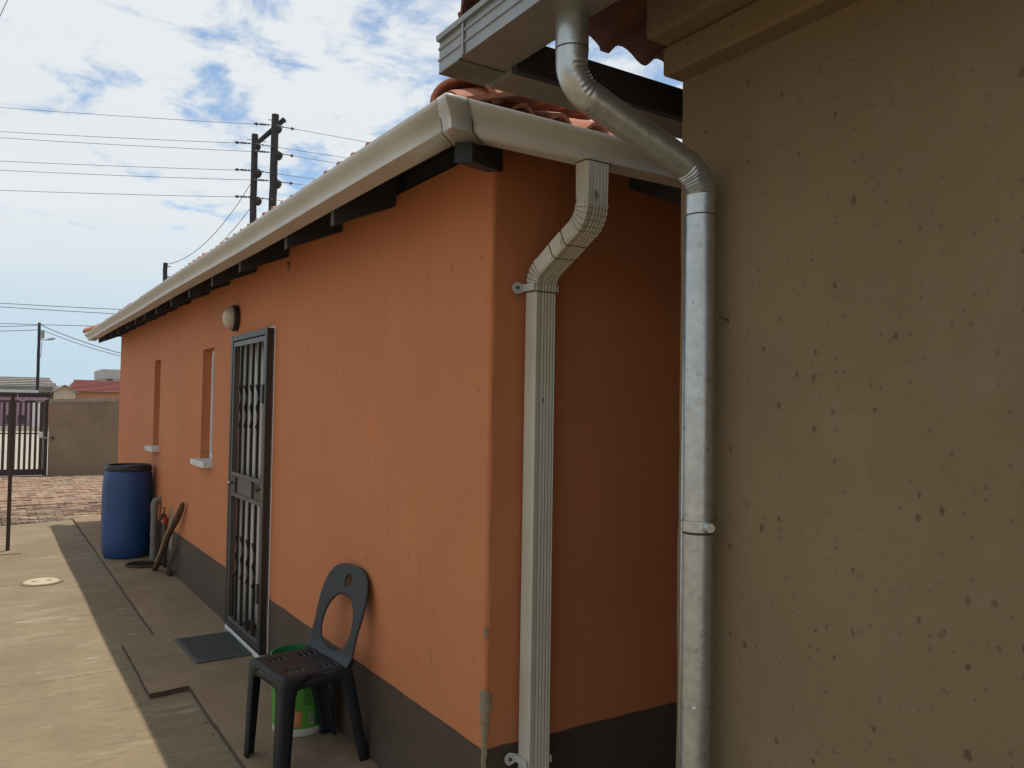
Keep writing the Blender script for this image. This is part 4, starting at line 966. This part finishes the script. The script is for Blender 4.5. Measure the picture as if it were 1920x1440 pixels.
# ------------------------------------------------------------------ door mat, manhole
dm = empty('door_mat', (1.30, 5.5, 0), 'dark grey green rubber mat in front of the security gate', 'mat')
a = R(2.0)
def mw_(x, y): return (1.292+x*math.cos(a)-y*math.sin(a), 5.515+x*math.sin(a)+y*math.cos(a))
def mbx(x0, x1, y0, y1, z0, z1, name, mt):
    m = MB(); c = [mw_(x0, y0), mw_(x1, y0), mw_(x1, y1), mw_(x0, y1)]
    m.add([(*q, z0) for q in c]+[(*q, z1) for q in c], [(0, 1, 5, 4), (1, 2, 6, 5), (2, 3, 7, 6), (3, 0, 4, 7), (4, 5, 6, 7)]); m.build(name, mt, dm, bevel=.003)
mbx(-.165, .165, -.27, .27, .001, .012, 'pad', 'mat_rubber')
mbx(-.185, -.165, -.29, .29, .001, .0145, 'border', 'mat_edge'); mbx(.165, .185, -.29, .29, .001, .0145, 'border', 'mat_edge'); mbx(-.165, .165, -.29, -.27, .001, .0145, 'border', 'mat_edge'); mbx(-.165, .165, .27, .29, .001, .0145, 'border', 'mat_edge')
mh = empty('manhole_cover', (.452, 8.37, YZ), 'small round pale cover let into the sunlit concrete', 'cover')
MB().lathe([(.145, .001), (.145, .010), (.135, .014)], (.452, 8.37, YZ), 36).build('lid', 'manhole_paint', mh, auto=40)
MB().lathe([(.150, .001), (.172, .001), (.170, .008), (.150, .009)], (.452, 8.37, YZ), 36, cap=False).build('ring', 'concrete', mh, auto=40)
for s in (-1, 1): MB().box(.452+s*.06-.02, .452+s*.06+.02, 8.36, 8.38, YZ+.0142, YZ+.016).build('lifting_slot', 'rust', mh)

# ------------------------------------------------------------------ washing line post
PX, PY = .228, 10.30
wp = empty('washing_line_post', (PX, PY, YZ), 'thin brown steel T post standing on the concrete yard', 'post')
MB().box(PX-.019, PX+.019, PY-.019, PY+.019, YZ, 1.63).build('upright', 'steel_brown', wp, bevel=.003)
MB().bar((-.36, PY+.02, 1.652), (.588, PY-.02, 1.652), .05, .05).build('crossbar', 'gate_brown', wp, bevel=.004)
for x0, x1, s in ((.27, .37, .05), (.41, .56, .055)):
    MB().tube([(x0+(x1-x0)*i/10, PY-.028, 1.632-s*4*(i/10)*(1-i/10)-.004*math.sin(i*2.2)) for i in range(11)], .0045, 6).build('line_end', 'wire_white', wp, smooth=True)
    for xx in (x0, x1): MB().tube([(xx, PY-.03, 1.66), (xx, PY-.03, 1.63)], .004, 6).build('hook', 'wire_white', wp)

# ------------------------------------------------------------------ boundary wall and gate
GY = 20.0
bwall = empty('boundary_wall', (5, GY+.1, GZ), 'plastered tan boundary wall between the gate and the orange house', 'wall')
m = MB(); n = 60; v = []; f = []
for i in range(n+1):
    x = 1.13+(12-1.13)*i/n
    zt = 1.60+.045*min(1, (x-1.165)/1.4)+.010*noise.noise((x*4, 0, 3))
    for y in (GY, GY+.22): v += [(x, y, GZ-.05), (x, y, zt)]
for i in range(n):
    b = 4*i; f += [(b, b+4, b+5, b+1), (b+2, b+3, b+7, b+6), (b+1, b+5, b+7, b+3)]
f += [(0, 1, 3, 2)]
m.add(v, f); m.build('wall', 'wall_render', bwall)
cp = MB(); v = []; f = []
for i in range(n+1):
    x = 1.125+(12-1.125)*i/n; zt = 1.60+.045*min(1, (x-1.165)/1.4)+.012*noise.noise((x*4, 0, 3)); zb = zt-.06-.03*noise.noise((x*7, 8, 3))
    v += [(x, GY-.012, zb), (x, GY-.015, zt+.02), (x, GY+.235, zt+.02)]
for i in range(n): b = 3*i; f += [(b, b+3, b+4, b+1), (b+1, b+4, b+5, b+2)]
cp.add(v, f); cp.build('coping', 'wall_cap', bwall)
gt = empty('driveway_gate', (.3, GY+.18, GZ), 'dark brown steel bar gate beside the boundary wall', 'gate')
gy = GY+.18; gz0, gz1 = -.02, 1.585
def gbox(x0, x1, z0, z1, name, y0=0, y1=.04): MB().box(x0, x1, gy+y0, gy+y1, z0, z1).build(name, 'gate_brown', gt)
gbox(-3.4, 1.11, gz1-.05, gz1, 'top_rail'); gbox(-3.4, 1.11, gz0, gz0+.13, 'bottom_rail')
gbox(1.045, 1.115, gz0-.02, gz1+.02, 'stile', -.01, .06); gbox(.955, 1.018, gz0+.13, gz1-.05, 'stile')
gbox(-3.4, 1.03, .86, .885, 'middle_rail', .045, .055)
x = .888; i = 0
while x > -3.3:
    wd = .048 if not (.18 < x < .36) else .055
    gbox(x-wd/2, x+wd/2, gz0+.13, gz1-.05, 'bar'); x -= .098; i += 1
MB().box(1.022, 1.040, gy, gy+.04, gz0+.13, gz1-.05).build('bar', 'gate_brown', gt)
MB().box(.935, 1.022, gy-.016, gy-.002, .80, .91).build('lock_plate', 'white_paint', gt)
MB().tube([(.97, gy-.03, .78), (1.18, GY-.02, .79)], .012, 8).build('bolt', 'galvanised', gt); MB().tube([(1.19, GY+.01, .79), (1.19, GY-.05, .79)], .035, 10).build('bolt_socket', 'rust', gt)
MB().box(-3.5, 1.6, gy-.10, gy+.14, GZ, GZ+.045).build('sill', 'wall_cap', gt)

# ------------------------------------------------------------------ street beyond
# lilac building with a flat sheet roof
lb = empty('lilac_building', (-1.5, 51, GZ), 'lilac building with white panels and grey sheet roof seen through the gate', 'building')
MB().box(-12, 2.75, 51, 58, GZ, 1.85).build('wall', 'wall_lilac', lb)
MB().box(-12.3, 2.30, 50.6, 58.4, 1.86, 2.12).build('roof', 'roof_sheet', lb)
for x0, x1 in ((-3.5, -1.5), (-1.0, .55), (2.0, 2.5)): MB().box(x0, x1, 50.96, 50.995, GZ, 1.5).build('door', 'wall_white', lb)
for x0, x1 in ((.85, 1.15), (1.4, 1.7)): MB().box(x0, x1, 50.97, 50.996, .3, .75).build('window', 'glass', lb)
MB().box(2.75, 3.6, 51.2, 51.4, GZ, 1.5).build('garden_wall', 'wall_peach', lb)
MB().box(-14, 4, 49.9, 50.15, GZ, GZ+.25).build('low_kerb', 'wall_cream', lb)
def gable_house(name, label, x0, x1, y0, y1, eave, ridge, hip0, hip1, wallm, roofm, hip_out=.4, courses=8):
    """house with its ridge along X, roof drawn as stepped tile courses on the street side"""
    h = empty(name, ((x0+x1)/2, (y0+y1)/2, GZ), label, 'house', None)
    MB().box(x0, x1, y0, y1, GZ, eave).build('wall', wallm, h)
    ym = (y0+y1)/2; o = hip_out; m = MB()
    e = [(x0-o, y0-o, eave-.05), (x1+o, y0-o, eave-.05), (x1+o, y1+o, eave-.05), (x0-o, y1+o, eave-.05)]; r = [(x0+hip0, ym, ridge), (x1-hip1, ym, ridge)]
    m.add(e+r, [(0, 1, 5, 4), (1, 2, 5), (2, 3, 4, 5), (3, 0, 4), (3, 2, 1, 0)]); rf = m.build('roof', roofm, h)
    for k in range(courses):      # each course laps the one below
        t0 = k/courses; t1 = (k+1)/courses
        def ed(t): return Vector(e[0]).lerp(Vector(r[0]), t), Vector(e[1]).lerp(Vector(r[1]), t)
        a0, b0 = ed(t0); a1, b1 = ed(t1); lift = Vector((0, -.13, .085))
        mm = MB(); mm.add([a0+lift, b0+lift, b1+Vector((0, 0, .012)), a1+Vector((0, 0, .012)), a0, b0], [(0, 1, 2, 3), (4, 5, 1, 0)]); mm.build('tile_course', roofm, rf)
    MB().bar(Vector(r[0])+Vector((-.1, 0, .04)), Vector(r[1])+Vector((.1, 0, .04)), .25, .12).build('ridge', roofm, rf)
    return h, rf
gh, grf = gable_house('grey_roofed_house', 'cream house under a grey tiled roof with a small front gable', -14, 5.35, 86, 92.5, 2.50, 3.62, .3, .5, 'wall_cream', 'roof_grey', .45, 7)
# front gable wing
wx0, wx1, wy = 5.0, 6.75, 84.0
m = MB(); xm = (wx0+wx1)/2
m.add([(wx0, wy, GZ), (wx1, wy, GZ), (wx1, wy, 2.35), (xm, wy, 2.9), (wx0, wy, 2.35), (wx0, 90, GZ), (wx1, 90, GZ), (wx1, 90, 2.35), (xm, 90, 2.9), (wx0, 90, 2.35)], [(0, 1, 2, 3, 4), (1, 6, 7, 2), (5, 0, 4, 9), (6, 5, 9, 8, 7)])
m.build('gable_wall', 'wall_cream', gh)
for s, xe in ((-1, wx0-.42), (1, wx1+.28)):
    ze = 2.9-(abs(xe-xm)/(xm-wx0))*.56; mm = MB()
    mm.add([(xm, wy-.3, 3.02), (xe, wy-.3, ze+.10), (xe, 90, ze+.10), (xm, 90, 3.02), (xm, wy-.3, 2.94), (xe, wy-.3, ze+.02), (xe, 90, ze+.02), (xm, 90, 2.94)], [(0, 1, 2, 3), (7, 6, 5, 4), (0, 4, 5, 1), (1, 5, 6, 2)]); mm.build('gable_roof', 'roof_grey', gh)
for k in range(5):    # long roof slope running out to the left of the gable
    t = k/5; MB().box(-6, 5.0-t*.05, 83.75+t*2.2, 84.35+t*2.2, 2.33+.115*k, 2.42+.115*k).build('tile_course', 'roof_grey', gh)
dsh = MB(); dsh.lathe([(.02, -.1), (.22, -.05), (.38, .05), (.45, .14)], (4.78, 84.4, 2.98), 20, cap=False); dsh.build('satellite_dish', 'dish', gh, smooth=True)
MB().box(4.75, 4.81, 84.37, 84.43, 2.6, 2.95).build('dish_mast', 'lamp_grey', gh)
rh_, rrf = gable_house('red_roofed_house', 'peach house under a red tiled hip roof behind the boundary wall', 7.0, 18, 92, 99, 2.52, 3.66, .55, 1.5, 'wall_peach', 'roof_red', .45, 9)
fb = empty('grey_flat_building', (15, 118, GZ), 'grey flat-roofed building rising behind the red tiled roof', 'building')
MB().box(12.65, 22, 118, 128, GZ, 5.6).build('wall', 'wall_grey', fb); MB().box(12.55, 22.2, 117.8, 128.2, 4.55, 5.75).build('parapet', 'wall_grey', fb)
MB().box(13.05, 13.75, 117.93, 118.05, 4.05, 4.45).build('window', 'glass', fb); MB().box(14.4, 16, 117.9, 118.04, 3.55, 4.1).build('window', 'wall_white', fb)

# ------------------------------------------------------------------ poles and wires
def wire(name, pts3, r, label, group=None, sag=0.0, cat='cable'):
    P = []
    for a, b in zip(pts3[:-1], pts3[1:]):
        for i in range(12):
            t = i/12; q = Vector(a).lerp(Vector(b), t); q.z -= sag*4*t*(1-t); P.append(q)
    P.append(Vector(pts3[-1])); o = MB().tube(P, r, 5, caps=False).build(name, 'wire', None, smooth=True)
    return tag(o, label, cat, group)
D = 27.0
pole = empty('power_pole', (7.5, 27, GZ), 'pair of dark timber power poles joined by a slanting log behind the roof', 'pole')
p1t, p1b = dep(478, 252, D), dep(476, 412, D); p2t, p2b = dep(516.5, 215, D), dep(507, 388, D)
def woodpole(t, b, r, name, par, seed):
    d = (t-b).normalized(); base = Vector((b.x, b.y, GZ-.1)) ; P = []; rs = []
    for i in range(25):
        q = base.lerp(t, i/24); q.x += .02*noise.noise((i*.5, seed, 0)); P.append(q); rs.append(r*(1.12-.18*i/24)*(1+.06*noise.noise((i*1.1, seed, 4))))
    return MB().tube(P, rs, 14).build(name, 'pole_wood', par, auto=60)
woodpole(p1t, p1b, .112, 'pole', pole, 1); woodpole(p2t, p2b, .128, 'pole', pole, 5)
MB().tube([dep(479, 271, D), dep(507, 247, D+.12), dep(534, 223, D+.15)], [.075, .085, .085], 12).build('brace_log', 'pole_wood', pole, auto=60)
for x, y in ((524, 242), (525, 292), (523, 345), (484, 275), (486, 325), (486, 377)):
    c = dep(x-2, y, D-.02); MB().lathe([(.02, -.16), (.09, -.10), (.13, 0), (.09, .10), (.02, .15)], c, 12).build('knee_block', 'pole_wood', pole, smooth=True)
for a, b in (((503, 224), (537, 230)), ((463, 261), (499, 266))): MB().tube([dep(*a, D), dep(*b, D+.2)], .014, 6).build('bolt', 'wire', pole)
specs = [('taller', 'topmost', (0, 189.2), (514, 235), (690, 267)), ('taller', 'middle', (0, 246), (513, 286), (632, 306.5)), ('taller', 'lowest', (0, 307), (511, 339), (573, 347.5)),
         ('shorter', 'topmost', (0, 234.8), (478, 269.5), (648, 296)), ('shorter', 'middle', (0, 290.2), (478, 320), (587, 335.5)), ('shorter', 'lowest', (0, 345), (478, 370), (529, 376.5))]
for nm, wh, lft, md, rt in specs:
    dd = D-.16
    sl_ = (md[1]-lft[1])/(md[0]-lft[0]); L2 = (lft[0]-900, lft[1]-900*(sl_*.96)); s2 = (rt[1]-md[1])/(rt[0]-md[0]); R2 = (rt[0]+500, rt[1]+500*s2)
    o = wire('power_line', [dep(*L2, D+6), dep(*md, dd)], .0085, f'thin power line on the {nm} timber pole, {wh} of its three', 'power lines strung from the twin timber poles', .25)
    o2 = wire('line_tail', [dep(*md, dd), dep(*R2, D-1)], .0085, None); attach(o2, o)
    for k in o2.keys(): del o2[k]
    for sg_, x0, ln in ((-1, md[0]-8, 30), (1, md[0]+(14 if nm == 'taller' else 12), 24)):
        yy = lambda x: md[1]+(x-md[0])*(sl_ if sg_ < 0 else s2)
        pts = [dep(x0+sg_*ln*i/14, yy(x0+sg_*ln*i/14), dd) for i in range(15)]
        rs = [.012, .03, .03, .012]+([.045, .02]*3 if sg_ < 0 else [.016]*6)+[.012, .05, .055, .03, .012]
        MB().tube(pts, rs, 8).build('strain_insulator', 'wire', o, smooth=True)
st = empty('stay_pole', (dep(311, 493, 30).x, dep(311, 493, 30).y, GZ), 'short dark timber stay pole showing above the gutter', 'pole')
t = dep(310.5, 493, 30); woodpole(t, Vector((t.x, t.y, 0)), .085, 'pole', st, 9)
for z in (.25, 1.0): c = t-Vector((-.06, 0, z*.5)); MB().tube([c, c+Vector((.12, 0, 0))], .02, 6).build('eye_bolt', 'wire', st)
wire('stay_wire', [dep(471, 343, D), dep(316, 495, 30)], .011, 'upper slanting stay wire from the twin poles down to the short pole', 'stay wires', .55)
wire('stay_wire', [dep(469, 391, D), dep(314.5, 522, 30)], .011, 'lower slanting stay wire from the twin poles down to the short pole', 'stay wires', .4)
# street light pole
LP = onY(74, 605, 64.0)
sp2 = empty('street_light_pole', (LP.x, LP.y, GZ), 'wooden street pole with a meter box and a lamp on an arm', 'street light')
woodpole(LP, Vector((LP.x+.02, LP.y, 0)), .098, 'pole', sp2, 13)
bxp = onY(79.5, 627, 64); MB().box(bxp.x-.13, bxp.x+.12, LP.y-.25, LP.y+.1, bxp.z-.28, bxp.z+.28).build('meter_box', 'lamp_grey', sp2, bevel=.02)
q0, q1, q2 = onY(76, 637, 64), onY(86, 637.5, 63.8), onY(104, 634, 63.6)
MB().tube([q0, q1, onY(92, 636, 63.7)], .03, 8).build('arm', 'lamp_grey', sp2, smooth=True)
MB().tube([onY(86, 637.5, 63.7), onY(92, 636.3, 63.7), onY(99, 635, 63.65), onY(104, 635, 63.6)], [.03, .08, .09, .03], 10).build('lamp_head', 'lamp_grey', sp2, smooth=True)
MB().tube([onY(71, 609.5, 64), onY(82, 610.5, 64)], .025, 6).build('crosspiece', 'lamp_grey', sp2)
MB().tube([onY(79, 640, 63.9), onY(77, 660, 63.9), onY(76, 670, 63.9)], .02, 6).build('lamp_cable', 'wire', sp2)
g = 'service wires over the street'
wire('service_wire', [onY(-500, 606, 64), onY(74, 610, 64)], .022, 'upper service wire running to the street pole away from the houses', g, .2)
wire('service_wire', [onY(-500, 615, 64), onY(73, 618.5, 64)], .022, 'lower service wire running to the street pole away from the houses', g, .2)
wire('service_wire', [onY(80, 611, 64), onY(320, 682, 58)], .026, 'upper service wire sloping from the street pole towards the orange house', g, .3)
wire('service_wire', [onY(80, 619, 64), onY(320, 686, 58)], .022, 'lower service wire sloping from the street pole towards the orange house', g, .3)
g2 = 'long wires crossing the low sky'
for (a, b, lab) in (((-400, 540), (420, 588), 'topmost of three long wires crossing the sky above the street lamp'), ((-400, 544), (420, 598), 'middle one of three long wires crossing the sky above the street lamp'), ((-400, 586), (330, 614), 'lowest of three long wires, just above the top of the street pole')):
    wire('overhead_wire', [dep(*a, 45), dep(*b, 45)], .018, lab, g2, .15)
wire('overhead_wire', [dep(-260, 587, 9), dep(14, 0, 9), dep(160, -313, 9)], .004, 'thin wire cutting the top corner of the sky', None, 0)
print('scene objects', len(bpy.data.objects), 'bricks', cnt, 'tiles', nA, nB)
